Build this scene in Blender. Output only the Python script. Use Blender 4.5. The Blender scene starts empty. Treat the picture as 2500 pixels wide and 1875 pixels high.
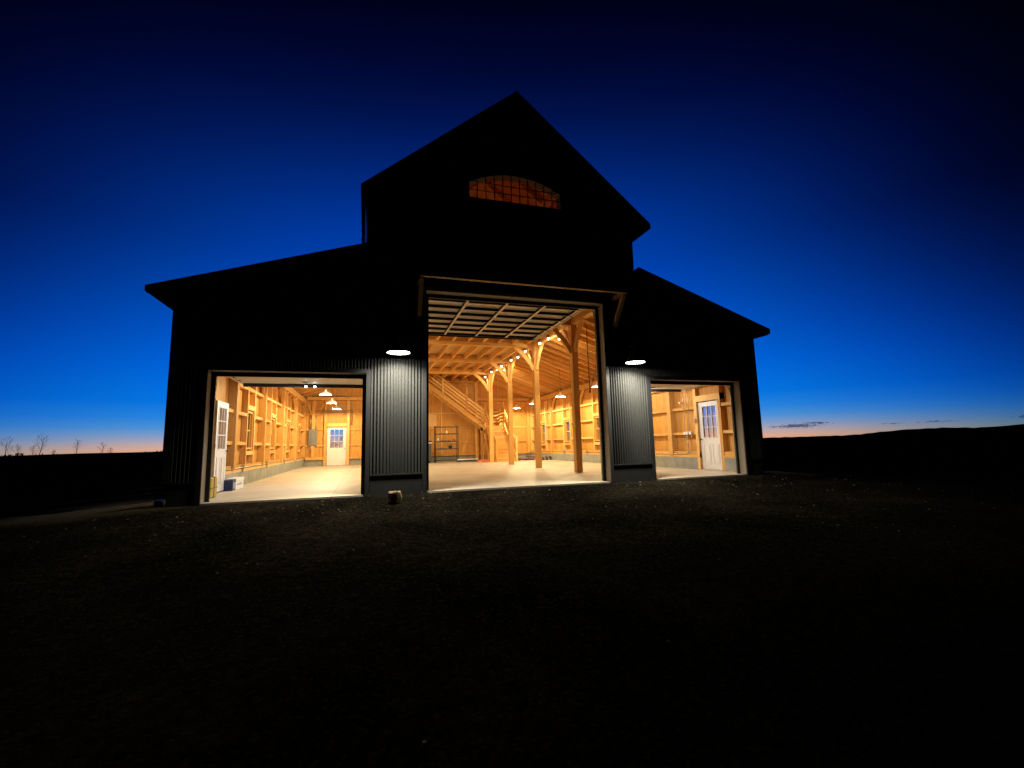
import bpy, math, random
from mathutils import Vector, Matrix
random.seed(7)
sc = bpy.context.scene
C = sc.collection
R = math.radians

# ------------------------------------------------------------------ mesh helper
class MB:
    def __init__(s): s.v = []; s.f = []; s.sm = []
    def face(s, pts, smooth=False):
        n = len(s.v); s.v += [tuple(p) for p in pts]; s.f.append(tuple(range(n, n+len(pts)))); s.sm.append(smooth)
    def box(s, x0, x1, y0, y1, z0, z1):
        if x0 > x1: x0, x1 = x1, x0
        if y0 > y1: y0, y1 = y1, y0
        if z0 > z1: z0, z1 = z1, z0
        n = len(s.v)
        s.v += [(x0,y0,z0),(x1,y0,z0),(x1,y1,z0),(x0,y1,z0),(x0,y0,z1),(x1,y0,z1),(x1,y1,z1),(x0,y1,z1)]
        for q in ((0,3,2,1),(4,5,6,7),(0,1,5,4),(1,2,6,5),(2,3,7,6),(3,0,4,7)):
            s.f.append(tuple(n+i for i in q)); s.sm.append(False)
        return s
    def prism(s, pts, d):
        """closed polygon pts (3-D) swept by vector d"""
        n = len(s.v); k = len(pts); d = Vector(d)
        s.v += [tuple(p) for p in pts] + [tuple(Vector(p)+d) for p in pts]
        s.f.append(tuple(n+i for i in range(k))[::-1]); s.f.append(tuple(n+k+i for i in range(k))); s.sm += [False, False]
        for i in range(k):
            j = (i+1) % k; s.f.append((n+i, n+j, n+k+j, n+k+i)); s.sm.append(False)
        return s
    def bar(s, p0, p1, w, h, up=(0,0,1)):
        p0, p1 = Vector(p0), Vector(p1); d = (p1-p0).normalized()
        r = d.cross(Vector(up)).normalized(); u = r.cross(d).normalized()
        q = [p0 + r*a*w/2 + u*b*h/2 for a, b in ((-1,-1),(1,-1),(1,1),(-1,1))]
        return s.prism(q, p1-p0)
    def tube(s, pts, r, n=8, cap=True):
        pts = [Vector(p) for p in pts]; rr = r if isinstance(r, (list, tuple)) else [r]*len(pts)
        base = len(s.v); ref = Vector((0,0,1))
        for i, p in enumerate(pts):
            d = (pts[min(i+1, len(pts)-1)] - pts[max(i-1, 0)]).normalized()
            a = ref if abs(d.dot(ref)) < .95 else Vector((1,0,0))
            if i == 0: e1 = d.cross(a).normalized()
            else: e1 = (e1 - d*e1.dot(d)).normalized()
            e2 = d.cross(e1)
            for k in range(n):
                t = 2*math.pi*k/n; s.v.append(tuple(p + (e1*math.cos(t)+e2*math.sin(t))*rr[i]))
        for i in range(len(pts)-1):
            for k in range(n):
                a = base+i*n+k; b = base+i*n+(k+1) % n
                s.f.append((a, b, b+n, a+n)); s.sm.append(True)
        if cap:
            s.f.append(tuple(base+k for k in range(n))[::-1]); s.sm.append(False)
            m = base+(len(pts)-1)*n; s.f.append(tuple(m+k for k in range(n))); s.sm.append(False)
        return s
    def lathe(s, prof, c, n=24, smooth=True):
        base = len(s.v)
        for r, z in prof:
            for k in range(n):
                t = 2*math.pi*k/n; s.v.append((c[0]+r*math.cos(t), c[1]+r*math.sin(t), c[2]+z))
        for i in range(len(prof)-1):
            for k in range(n):
                a = base+i*n+k; b = base+i*n+(k+1) % n
                s.f.append((a, b, b+n, a+n)); s.sm.append(smooth)
        return s
    def build(s, name, mat, parent=None, bevel=0, loc=None):
        me = bpy.data.meshes.new(name); me.from_pydata(s.v, [], s.f); me.materials.append(mat)
        me.polygons.foreach_set('use_smooth', s.sm); me.update()
        o = bpy.data.objects.new(name, me); C.objects.link(o)
        if parent: o.parent = parent
        if bevel:
            b = o.modifiers.new('bevel', 'BEVEL'); b.width = bevel; b.segments = 2; b.limit_method = 'ANGLE'
        if loc: o.location = loc
        return o

def tag(o, label=None, cat=None, group=None, kind=None):
    if label: o['label'] = label
    if cat: o['category'] = cat
    if group: o['group'] = group
    if kind: o['kind'] = kind
    return o
def empty(name, loc=(0,0,0), rz=0):
    o = bpy.data.objects.new(name, None); C.objects.link(o); o.location = loc; o.rotation_euler = (0,0,rz); o.empty_display_size = .2
    return o
def copy_tree(o, parent=None):
    c = o.copy(); C.objects.link(c)
    if parent: c.parent = parent
    for ch in list(o.children): copy_tree(ch, c)
    return c

# ------------------------------------------------------------------ materials
def newmat(name):
    m = bpy.data.materials.new(name); m.use_nodes = True
    nt = m.node_tree; b = nt.nodes['Principled BSDF']
    return m, nt, b
def N(nt, t, **k):
    n = nt.nodes.new(t)
    for a, v in k.items(): setattr(n, a, v)
    return n
def ramp(nt, src, stops, interp='LINEAR'):
    r = N(nt, 'ShaderNodeValToRGB'); r.color_ramp.interpolation = interp
    e = r.color_ramp.elements
    while len(e) < len(stops): e.new(.5)
    for i, (p, c) in enumerate(stops):
        e[i].position = p; e[i].color = c if len(c) == 4 else (*c, 1)
    if src is not None: nt.links.new(src, r.inputs[0])
    return r
def math_(nt, op, a, b=None, c=None, clamp=False):
    n = N(nt, 'ShaderNodeMath', operation=op); n.use_clamp = clamp
    for i, x in enumerate((a, b, c)):
        if x is None: continue
        if isinstance(x, (int, float)): n.inputs[i].default_value = x
        else: nt.links.new(x, n.inputs[i])
    return n.outputs[0]
def mixc(nt, f, a, b, mode='MIX'):
    n = N(nt, 'ShaderNodeMix', data_type='RGBA', blend_type=mode)
    for i, x in ((0, f), (6, a), (7, b)):
        if isinstance(x, (int, float)): n.inputs[i].default_value = x
        elif isinstance(x, tuple): n.inputs[i].default_value = (*x, 1) if len(x) == 3 else x
        else: nt.links.new(x, n.inputs[i])
    return n.outputs[2]
def noise(nt, vec, scale, detail=4, rough=.55):
    n = N(nt, 'ShaderNodeTexNoise'); n.inputs['Scale'].default_value = scale
    n.inputs['Detail'].default_value = detail; n.inputs['Roughness'].default_value = rough
    nt.links.new(vec, n.inputs['Vector']); return n.outputs['Fac']
def bump(nt, h, b, strength=.3, dist=.01):
    n = N(nt, 'ShaderNodeBump'); n.inputs['Strength'].default_value = strength; n.inputs['Distance'].default_value = dist
    nt.links.new(h, n.inputs['Height']); nt.links.new(n.outputs[0], b.inputs['Normal'])

WOOD_A = (.78,.465,.14); WOOD_B = (.61,.305,.068)
def wood(name, grain='z', board=None, bw=.2, a=WOOD_A, b_=WOOD_B, knots=.5):
    """pine; grain axis, optional board axis (a new board every bw metres along it)"""
    m, nt, b = newmat(name)
    g = N(nt, 'ShaderNodeNewGeometry'); sep = N(nt, 'ShaderNodeSeparateXYZ'); nt.links.new(g.outputs['Position'], sep.inputs[0])
    ax = {'x': 0, 'y': 1, 'z': 2}
    comb = N(nt, 'ShaderNodeCombineXYZ')
    off = None
    if board:
        q = math_(nt, 'DIVIDE', sep.outputs[ax[board]], bw); idx = math_(nt, 'FLOOR', q)
        wn = N(nt, 'ShaderNodeTexWhiteNoise', noise_dimensions='1D'); nt.links.new(idx, wn.inputs['W']); off = wn.outputs['Value']
        fr = math_(nt, 'FRACT', q)
    for i, k in enumerate('xyz'):
        v = sep.outputs[i]
        if k == grain:
            if off is not None: v = math_(nt, 'ADD', v, math_(nt, 'MULTIPLY', off, 37.0))
            v = math_(nt, 'MULTIPLY', v, .09)
        nt.links.new(v, comb.inputs[i])
    n1 = noise(nt, comb.outputs[0], 26, 5, .6)
    n2 = noise(nt, comb.outputs[0], 5, 2)
    r = ramp(nt, n1, [(.32, b_), (.5, a), (.75, tuple(min(1, c*1.12) for c in a))])
    col = mixc(nt, math_(nt, 'MULTIPLY', n2, .45), r.outputs[0], b_)
    # knots
    kc = N(nt, 'ShaderNodeCombineXYZ')
    for i, k in enumerate('xyz'):
        v = sep.outputs[i]
        if off is not None and k == grain: v = math_(nt, 'ADD', v, math_(nt, 'MULTIPLY', off, 11.0))
        nt.links.new(math_(nt, 'MULTIPLY', v, .55 if k == grain else 1.0), kc.inputs[i])
    vo = N(nt, 'ShaderNodeTexVoronoi'); vo.inputs['Scale'].default_value = 4.2; nt.links.new(kc.outputs[0], vo.inputs['Vector'])
    vs = N(nt, 'ShaderNodeSeparateXYZ'); nt.links.new(vo.outputs['Color'], vs.inputs[0])
    size = math_(nt, 'MULTIPLY', math_(nt, 'POWER', vs.outputs[0], 2.0), .13)
    kf = math_(nt, 'SUBTRACT', 1.0, math_(nt, 'DIVIDE', vo.outputs['Distance'], math_(nt, 'ADD', size, .015)), clamp=True)
    kf = math_(nt, 'MULTIPLY', math_(nt, 'MULTIPLY', kf, 2.2, clamp=True), knots*1.5, clamp=True)
    col = mixc(nt, kf, col, (.20,.075,.02))
    if off is not None:
        col = mixc(nt, math_(nt, 'MULTIPLY', off, .55), col, mixc(nt, .5, col, (.36,.17,.05)))
        edge = math_(nt, 'LESS_THAN', math_(nt, 'MINIMUM', fr, math_(nt, 'SUBTRACT', 1.0, fr)), .02)
        col = mixc(nt, math_(nt, 'MULTIPLY', edge, .6), col, (.14,.06,.02))
    if off is None:
        oi = N(nt, 'ShaderNodeObjectInfo'); rv = oi.outputs['Random']
        col = mixc(nt, math_(nt, 'MULTIPLY', math_(nt, 'POWER', rv, 1.6), .75), col, (.46,.23,.06))
        col = mixc(nt, math_(nt, 'MULTIPLY', math_(nt, 'LESS_THAN', rv, .25), .3), col, (.80,.58,.28))
    nt.links.new(col, b.inputs['Base Color']); b.inputs['Roughness'].default_value = .6
    b.inputs['Specular IOR Level'].default_value = .25
    bump(nt, n1, b, .15, .004)
    return m
def plain(name, col, rough=.5, metal=0, spec=.5, var=.12, vs=6, bmp=0, bs=60):
    m, nt, b = newmat(name)
    g = N(nt, 'ShaderNodeNewGeometry')
    n = noise(nt, g.outputs['Position'], vs, 5)
    c = mixc(nt, n, tuple(x*(1-var) for x in col), tuple(min(1, x*(1+var)) for x in col))
    nt.links.new(c, b.inputs['Base Color'])
    b.inputs['Roughness'].default_value = rough; b.inputs['Metallic'].default_value = metal; b.inputs['Specular IOR Level'].default_value = spec
    if bmp: bump(nt, noise(nt, g.outputs['Position'], bs, 4), b, bmp, .004)
    return m
def emit(name, col, s):
    m, nt, b = newmat(name); b.inputs['Base Color'].default_value = (.8,.8,.8,1)
    b.inputs['Emission Color'].default_value = (*col, 1); b.inputs['Emission Strength'].default_value = s
    return m
def glassmat(name, tint=(1,1,1), refl=.10):
    m = bpy.data.materials.new(name); m.use_nodes = True; nt = m.node_tree; nt.nodes.clear()
    o = N(nt, 'ShaderNodeOutputMaterial'); t = N(nt, 'ShaderNodeBsdfTransparent'); t.inputs[0].default_value = (*tint, 1)
    g = N(nt, 'ShaderNodeBsdfGlossy'); g.inputs['Roughness'].default_value = .03
    lw = N(nt, 'ShaderNodeLayerWeight'); lw.inputs[0].default_value = .35
    f = math_(nt, 'MULTIPLY_ADD', lw.outputs['Fresnel'], .28, refl*.3, clamp=True)
    mx = N(nt, 'ShaderNodeMixShader'); nt.links.new(f, mx.inputs[0]); nt.links.new(t.outputs[0], mx.inputs[1]); nt.links.new(g.outputs[0], mx.inputs[2])
    nt.links.new(mx.outputs[0], o.inputs[0]); return m

M = {}
M['timber_x'] = wood('pine_timber_x', 'x'); M['timber_y'] = wood('pine_timber_y', 'y'); M['timber_z'] = wood('pine_timber_z', 'z')
M['board_x'] = wood('pine_boards_x', 'z', 'x', .21, a=(.69,.365,.09), b_=(.50,.22,.042), knots=.8)
M['board_y'] = wood('pine_boards_y', 'z', 'y', .21, a=(.69,.365,.09), b_=(.50,.22,.042), knots=.8)
M['deck_x'] = wood('roof_deck_boards', 'y', 'x', .19, a=(.66,.34,.085), b_=(.49,.21,.042), knots=.8)
M['patch'] = wood('pale_patch_board', 'x', a=(.86,.60,.28), b_=(.74,.46,.18), knots=.4)
M['loft_deck'] = wood('loft_deck_boards', 'x', 'y', .19, a=(.66,.42,.19), b_=(.52,.30,.11), knots=.5)
M['siding'] = plain('charcoal_steel', (.046,.046,.043), .42, 0, .2, .12, 3)
M['plinth'] = plain('dark_base_board', (.028,.026,.026), .6, 0, .3, .2, 8)
M['trim'] = plain('dark_trim', (.03,.03,.032), .4, 0, .5)
M['roof'] = plain('dark_roof_steel', (.02,.02,.022), .45)
M['reveal'] = plain('tan_jamb_board', (.30,.25,.20), .6, 0, .3, .15, 12)
M['seal'] = plain('black_rubber', (.008,.008,.008), .6)
M['door_panel'] = plain('beige_door_skin', (.62,.56,.46), .5, 0, .4, .05, 4)
M['door_rail'] = plain('shaded_aluminium', (.012,.012,.013), .6, 0, .15)
M['rail_grey'] = plain('lit_grey_aluminium', (.50,.46,.40), .4, .4)
M['steel'] = plain('galvanised_steel', (.50,.47,.42), .35, .7, .5, .15, 20)
M['steel_bright'] = plain('bright_zinc_flashing', (.75,.75,.75), .30, .9, .5, .1, 20)
M['white'] = plain('white_paint', (.74,.73,.72), .4, 0, .4, .04, 5)
M['shade_white'] = plain('white_enamel', (.80,.78,.72), .3, 0, .5, .04)
M['shade_dark'] = plain('black_enamel', (.03,.03,.03), .35)
M['knob'] = plain('bronze_knob', (.10,.035,.02), .35, .6)
M['glass'] = glassmat('clear_glass')
def milky():
    m = bpy.data.materials.new('milky_pane'); m.use_nodes = True; nt = m.node_tree; nt.nodes.clear()
    o = N(nt, 'ShaderNodeOutputMaterial'); t = N(nt, 'ShaderNodeBsdfTransparent'); d = N(nt, 'ShaderNodeBsdfTranslucent'); f = N(nt, 'ShaderNodeBsdfDiffuse')
    d.inputs[0].default_value = (.8,.76,.66,1); f.inputs[0].default_value = (.80,.80,.74,1)
    a = N(nt, 'ShaderNodeMixShader'); a.inputs[0].default_value = .85; nt.links.new(d.outputs[0], a.inputs[1]); nt.links.new(f.outputs[0], a.inputs[2])
    b = N(nt, 'ShaderNodeMixShader'); b.inputs[0].default_value = .80; nt.links.new(t.outputs[0], b.inputs[1]); nt.links.new(a.outputs[0], b.inputs[2])
    g = N(nt, 'ShaderNodeBsdfGlossy'); g.inputs['Roughness'].default_value = .12; g.inputs[0].default_value = (.95,.95,.9,1)
    c = N(nt, 'ShaderNodeMixShader'); c.inputs[0].default_value = .30; nt.links.new(b.outputs[0], c.inputs[1]); nt.links.new(g.outputs[0], c.inputs[2])
    nt.links.new(c.outputs[0], o.inputs[0]); return m
M['milky'] = milky()
M['glass_amber'] = glassmat('tinted_glass', (.66,.54,.44), .02)  # glass tinted amber brown
M['grey_panel'] = plain('grey_enamel_box', (.20,.205,.19), .45, 0, .4, .06, 8)
M['navy'] = plain('navy_carton', (.02,.028,.09), .45, 0, .4, .2, 14)
M['carton'] = plain('white_carton', (.78,.79,.80), .6, 0, .3, .05, 10)
M['print'] = plain('blue_print', (.25,.33,.55), .6)
M['yellow'] = plain('yellow_plastic', (.40,.29,.03), .45, 0, .4, .25, 14)
M['dark_strap'] = plain('dark_strap', (.05,.04,.02), .6)
M['black'] = plain('black_wire', (.015,.013,.012), .5)
M['pvc'] = plain('grey_plastic_pipe', (.10,.10,.11), .5)
M['blue_grey'] = plain('slate_cabinet', (.05,.065,.075), .5)
M['orange'] = plain('orange_tarp', (.72,.20,.09), .6, 0, .3, .25, 12, .5, 20)
M['red'] = plain('red_plastic', (.4,.03,.02), .5)
M['blue_cloth'] = plain('blue_rag', (.10,.14,.24), .8)
M['stone'] = plain('sandstone_block', (.26,.185,.105), .8, 0, .2, .35, 9, .9, 22)
M['rope'] = plain('dark_red_rope', (.12,.04,.02), .8)
M['bark'] = plain('dark_bark', (.03,.026,.022), .9)
M['leaf'] = plain('dark_scrub', (.012,.014,.012), .9)
M['disc_cool'] = emit('lamp_disc_cool', (1,.97,.88), 26)
M['disc_warm'] = emit('lamp_disc_warm', (1,.88,.66), 4)
M['bulb'] = emit('bulb_glow', (1,.90,.72), 14)
M['bulb_cool'] = emit('bulb_glow_cool', (.9,.96,1), 20)

def concrete(name, a, b_, sc_=2.0, joints=False):
    m, nt, b = newmat(name)
    g = N(nt, 'ShaderNodeNewGeometry'); P = g.outputs['Position']
    n1 = noise(nt, P, sc_, 6, .65); n2 = noise(nt, P, 14, 4); n3 = noise(nt, P, 90, 3)
    r = ramp(nt, n1, [(.30, b_), (.62, a)])
    c = mixc(nt, math_(nt, 'MULTIPLY', n2, .35), r.outputs[0], b_)
    c = mixc(nt, math_(nt, 'MULTIPLY', math_(nt, 'GREATER_THAN', n3, .66), .4), c, tuple(x*.6 for x in b_))
    if joints:
        n4 = noise(nt, P, .45, 5, .6)
        c = mixc(nt, math_(nt, 'MULTIPLY', math_(nt, 'SUBTRACT', n4, .42, clamp=True), 2.2, clamp=True), c, (.40,.31,.20))
        n5 = noise(nt, P, 5, 6, .75)
        c = mixc(nt, math_(nt, 'MULTIPLY', math_(nt, 'SUBTRACT', n5, .60, clamp=True), 3.0, clamp=True), c, (.26,.21,.15))
        sep = N(nt, 'ShaderNodeSeparateXYZ'); nt.links.new(P, sep.inputs[0])
        f = None
        for i, off, per in ((0, -.66, 4.3), (1, 3.65, 3.65)):
            q = math_(nt, 'DIVIDE', math_(nt, 'SUBTRACT', sep.outputs[i], off), per)
            d = math_(nt, 'ABSOLUTE', math_(nt, 'SUBTRACT', q, math_(nt, 'ROUND', q)))
            e = math_(nt, 'LESS_THAN', math_(nt, 'MULTIPLY', d, per), .006)
            f = e if f is None else math_(nt, 'MAXIMUM', f, e)
        c = mixc(nt, math_(nt, 'MULTIPLY', f, .75), c, (.10,.08,.06))
    nt.links.new(c, b.inputs['Base Color']); b.inputs['Roughness'].default_value = .55 if joints else .8
    b.inputs['Specular IOR Level'].default_value = .35
    bump(nt, math_(nt, 'ADD', n2, n3), b, .12, .004)
    return m
M['slab'] = concrete('floor_concrete', (.60,.54,.44), (.44,.38,.30), 1.3, True)
M['foundation'] = concrete('foundation_concrete', (.34,.34,.30), (.20,.21,.19), 3.5)

def gravel():
    m, nt, b = newmat('gravel_ground')
    g = N(nt, 'ShaderNodeNewGeometry'); P = g.outputs['Position']
    n1 = noise(nt, P, .7, 5); n2 = noise(nt, P, 9, 9, .86); n3 = noise(nt, P, 70, 4, .7)
    vo = N(nt, 'ShaderNodeTexVoronoi'); vo.inputs['Scale'].default_value = 42; nt.links.new(P, vo.inputs['Vector'])
    r = ramp(nt, n2, [(.36, (.005,.004,.003)), (.53, (.040,.032,.021)), (.70, (.125,.102,.070))])
    n0 = noise(nt, P, .32, 4, .6)
    c = mixc(nt, math_(nt, 'MULTIPLY', math_(nt, 'SUBTRACT', math_(nt, 'ADD', n1, math_(nt, 'MULTIPLY', n0, .9)), .72, clamp=True), 2.4, clamp=True), r.outputs[0], (.010,.009,.006))
    vs = N(nt, 'ShaderNodeSeparateXYZ'); nt.links.new(vo.outputs['Color'], vs.inputs[0])
    c = mixc(nt, math_(nt, 'MULTIPLY', math_(nt, 'GREATER_THAN', vs.outputs[0], .86), .5), c, (.09,.08,.06))
    sp = N(nt, 'ShaderNodeSeparateXYZ'); nt.links.new(P, sp.inputs[0])
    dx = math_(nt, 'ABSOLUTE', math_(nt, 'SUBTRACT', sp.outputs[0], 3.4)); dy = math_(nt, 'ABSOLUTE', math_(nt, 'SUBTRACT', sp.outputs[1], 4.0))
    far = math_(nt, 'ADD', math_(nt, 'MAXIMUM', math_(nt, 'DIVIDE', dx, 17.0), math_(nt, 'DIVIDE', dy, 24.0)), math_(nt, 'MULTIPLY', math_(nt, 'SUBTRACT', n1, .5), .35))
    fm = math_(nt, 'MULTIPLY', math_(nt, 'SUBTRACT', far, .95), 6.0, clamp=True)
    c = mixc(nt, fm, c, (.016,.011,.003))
    # pale ellipses: light spilling from the two side doors put into the colour
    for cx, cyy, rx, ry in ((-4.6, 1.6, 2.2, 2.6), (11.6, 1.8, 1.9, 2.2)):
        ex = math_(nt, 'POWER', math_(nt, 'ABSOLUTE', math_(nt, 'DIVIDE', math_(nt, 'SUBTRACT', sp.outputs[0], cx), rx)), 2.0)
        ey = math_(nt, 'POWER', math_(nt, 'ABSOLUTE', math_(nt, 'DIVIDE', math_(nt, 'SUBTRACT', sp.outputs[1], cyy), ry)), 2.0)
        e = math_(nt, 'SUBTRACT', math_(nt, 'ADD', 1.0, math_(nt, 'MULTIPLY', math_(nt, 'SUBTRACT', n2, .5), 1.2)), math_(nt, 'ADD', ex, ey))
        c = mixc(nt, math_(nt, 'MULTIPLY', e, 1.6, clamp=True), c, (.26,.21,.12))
    nt.links.new(c, b.inputs['Base Color']); b.inputs['Roughness'].default_value = .95; b.inputs['Specular IOR Level'].default_value = 0
    h = math_(nt, 'ADD', math_(nt, 'MULTIPLY', n2, 1.6), math_(nt, 'SUBTRACT', math_(nt, 'MULTIPLY', n3, .5), math_(nt, 'MULTIPLY', vo.outputs['Distance'], .7)))
    bump(nt, h, b, 1.0, .09)
    return m
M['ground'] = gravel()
M['hill'] = plain('dark_hill', (.012,.009,.004), 1, 0, 0)

# ------------------------------------------------------------------ key dimensions (metres; camera stands over x=0, barn front is y=0)
XL, XR = -3.566, 10.45           # outer faces of the wings
TL, TR = -.03, 6.672             # tower sides
YB = 18.3                        # back wall
RIDGE_X, RIDGE_Z = 3.45, 9.725
OH = .3
LD = (-2.95, -.023, 2.534); CD = (1.247, 5.70, 4.466); RD = (6.98, 9.834, 2.534)   # overhead door openings x0,x1,head
POSTS_Y = [.12, 3.65, 7.30, 10.95, 14.60, 18.2]
PXL, PXR = .31, 6.59             # aisle post lines

def roof_z(x):                   # top of the roof skin
    if x < TL: return 4.066 + .3258*(x+3.971)
    if x > TR: return 5.431 - .3435*(x-6.672)
    return RIDGE_Z - .8375*abs(x-RIDGE_X)

barn = empty('barn')
tag(barn, 'dark metal-sided barn with a tall central tower, lit golden pine inside through three open doors', 'barn')
def part(mb, name, mat, parent=barn, bevel=0, label=None):
    o = mb.build(name, M[mat] if isinstance(mat, str) else mat, parent, bevel)
    if label: o['label'] = label
    return o

# ---- corrugated skins
def corr(mb, axis, pos, sgn, t0, t1, spans, breaks, pitch=.0678, amp=.021, sub=10, flat=False):
    """wavy skin running along an axis; spans(t) gives the wall's vertical intervals"""
    ts = [t0]
    if flat: ts += [t for t in [t0+i*.5 for i in range(int((t1-t0)/.5)+1)]]
    else: ts += [t0 + i*pitch/sub for i in range(int((t1-t0)/pitch*sub)+1)]
    ts += list(breaks) + [t1]
    ts = sorted(set(round(t, 5) for t in ts if t0 <= t <= t1))
    off = lambda t: 0 if flat else amp*math.sin(2*math.pi*t/pitch)
    P = (lambda t, z: (t, pos + sgn*off(t), z)) if axis == 'x' else (lambda t, z: (pos + sgn*off(t), t, z))
    for a, b in zip(ts, ts[1:]):
        if b-a < 1e-4: continue
        e = 1e-4
        A, B = spans(a+e), spans(b-e)
        for (az0, az1), (bz0, bz1) in zip(A, B):
            if az1-az0 < .002 and bz1-bz0 < .002: continue
            mb.face([P(a, az0), P(b, bz0), P(b, bz1), P(a, az1)], not flat)

ARCH = (2.26, 4.655, 6.87, 7.27, 7.60)   # x0,x1,sill,spring,crown
def arch_z(x):
    c = (ARCH[0]+ARCH[1])/2; h = (ARCH[1]-ARCH[0])/2; s = ARCH[4]-ARCH[3]
    Rr = (h*h+s*s)/(2*s); return ARCH[3] - (Rr-s) + math.sqrt(max(0, Rr*Rr-(x-c)**2))
def front_spans(base):
    def f(x):
        top = roof_z(x) - .09
        for d in (LD, CD, RD):
            if d[0] < x < d[1]:
                lo = d[2]; break
        else: lo = base
        if ARCH[0] < x < ARCH[1]: return [(lo, ARCH[2]), (arch_z(x), top)]
        return [(lo, top)]
    return f
brk = [LD[0], LD[1], CD[0], CD[1], RD[0], RD[1], ARCH[0], ARCH[1], TL, TR, RIDGE_X] + [ARCH[0]+i*.1 for i in range(24)]
mb = MB(); corr(mb, 'x', 0, -1, XL, XR, front_spans(.39), brk); part(mb, 'front_siding', 'siding')
mb = MB(); corr(mb, 'x', .20, 1, XL+.05, XR-.05, front_spans(.0), brk, flat=True); part(mb, 'front_wall_lining', 'board_x')
# plinth boards below the siding
for a, b in ((XL+.06, LD[0]-.1), (LD[1]+.1, CD[0]-.1), (CD[1]+.1, RD[0]-.1), (RD[1]+.1, XR-.06)):
    mb = MB()
    mb.box(a, b, -.012, .04, -.12, .375)
    mb.box(a, b, -.035, .0, .375, .405)
    part(mb, 'plinth_board', 'plinth')

def side_spans(holes, base, top):
    def f(y):
        z = [(base, top)]
        for (a, b, z0, z1) in holes:
            if a < y < b:
                z = ([(base, z0)] if z0 > base+.01 else [(base, base)]) + [(z1, top)]
        return z
    return f
WZ = (1.0, 2.14)
WY = [5.475, 9.0, 12.5, 16.05]
holesL = [(c-.38, c+.38, *WZ) for c in WY] + [(1.0, 1.92, .39, 2.14)]
holesR = [(c-.38, c+.38, *WZ) for c in WY] + [(1.30, 2.245, .39, 2.16)]
for X, H, s, nm in ((XL, holesL, -1, 'L'), (XR, holesR, 1, 'R')):
    br = [q for h in H for q in h[:2]]
    mb = MB(); corr(mb, 'y', X, s, 0, YB+.15, side_spans(H, .39, roof_z(X)-.09), br, sub=6); part(mb, 'side_siding', 'siding')
    Xi = X - s*.08
    mb = MB(); corr(mb, 'y', Xi, s, .2, YB, side_spans(H, .39, roof_z(X)-.12), br, flat=True); part(mb, 'side_wall_boards', 'board_y')
# tower side skins above the wing roofs
mb = MB(); corr(mb, 'y', TL, -1, 0, YB+.15, lambda y: [(roof_z(TL-.01)-.05, roof_z(TL+.01)-.1)], [], sub=6); part(mb, 'tower_siding', 'siding')
mb = MB(); corr(mb, 'y', TR, 1, 0, YB+.15, lambda y: [(roof_z(TR+.01)-.05, roof_z(TR-.01)-.1)], [], sub=6); part(mb, 'tower_siding', 'siding')
mb = MB(); mb.box(TL+.05, TL+.08, .2, YB, 5.25, 6.62).box(TR-.08, TR-.05, .2, YB, 5.25, 6.62); part(mb, 'tower_wall_boards', 'board_y')
# back wall
BD = (-2.146, -1.114, 2.20)      # back door opening
def back_spans(x):
    top = roof_z(x)-.1
    if BD[0] < x < BD[1]: return [(BD[2], top)]
    return [(.35, top)]
mb = MB(); corr(mb, 'x', YB, -1, XL+.05, XR-.05, back_spans, [BD[0], BD[1], TL, TR, RIDGE_X], flat=True); part(mb, 'back_wall_boards', 'board_x')
mb = MB(); corr(mb, 'x', YB+.15, 1, XL, XR, back_spans, [BD[0], BD[1], TL, TR, RIDGE_X], sub=6); part(mb, 'back_siding', 'siding')
# corner trims
for x in (XL, XR):
    s = -1 if x < 0 else 1
    mb = MB(); mb.box(x-s*.09, x+s*.02, -.03, -.014, .39, roof_z(x)-.12); mb.box(x+s*.013, x+s*.03, -.03, .09, .39, roof_z(x)-.12); part(mb, 'corner_trim', 'trim')
mb = MB(); mb.box(TL-.02, TL+.09, -.03, -.014, 5.36, 6.72); part(mb, 'corner_trim', 'trim')
mb = MB(); mb.box(TR-.09, TR+.02, -.03, -.014, 5.46, 6.78); part(mb, 'corner_trim', 'trim')
for xa, xb in ((TL-.012, TL-.046), (TL-.052, TL-.072)):
    mb = MB(); mb.prism([(xa,.0,5.34),(xb,.42,5.34),(xb-.004,.42,5.34),(xa-.004,.0,5.34)], (0,0,1.24)); part(mb, 'flashing', 'steel_bright')
mb = MB(); mb.tube([(TL-.112, -.02, 5.32), (TL-.112, -.02, 6.62)], .026, 10); dp = part(mb, 'downpipe', 'trim')
for i in range(6):
    mb = MB(); mb.lathe([(.026, 0), (.042, .004), (.042, .026), (.026, .03)], (TL-.112, -.02, 5.50+i*.19), 12); part(mb, 'pipe_band', 'trim', dp)

# ---- foundation
def foundation(mb, x0, x1, y0, y1, top): mb.box(x0, x1, y0, y1, -.4, top)
mb = MB()
foundation(mb, XL+.02, XL+.245, .2, .88, .388); foundation(mb, XL+.02, XL+.245, 2.04, YB+.13, .388); part(mb, 'foundation_wall', 'foundation')
mb = MB()
foundation(mb, XR-.245, XR-.02, .2, 1.18, .388); foundation(mb, XR-.245, XR-.02, 2.365, YB+.13, .388); part(mb, 'foundation_wall', 'foundation')
mb = MB()
foundation(mb, XL+.25, BD[0]-.1, YB-.06, YB+.13, .348); foundation(mb, BD[1]+.1, XR-.25, YB-.06, YB+.13, .348); part(mb, 'foundation_wall', 'foundation')
mb = MB(); mb.box(XL+.03, XR-.03, -.006, YB+.1, -.3, 0); f = mb.build('floor', M['slab']); tag(f, kind='structure')
# front piers backing (the stub foundations inside the front wall)

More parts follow.
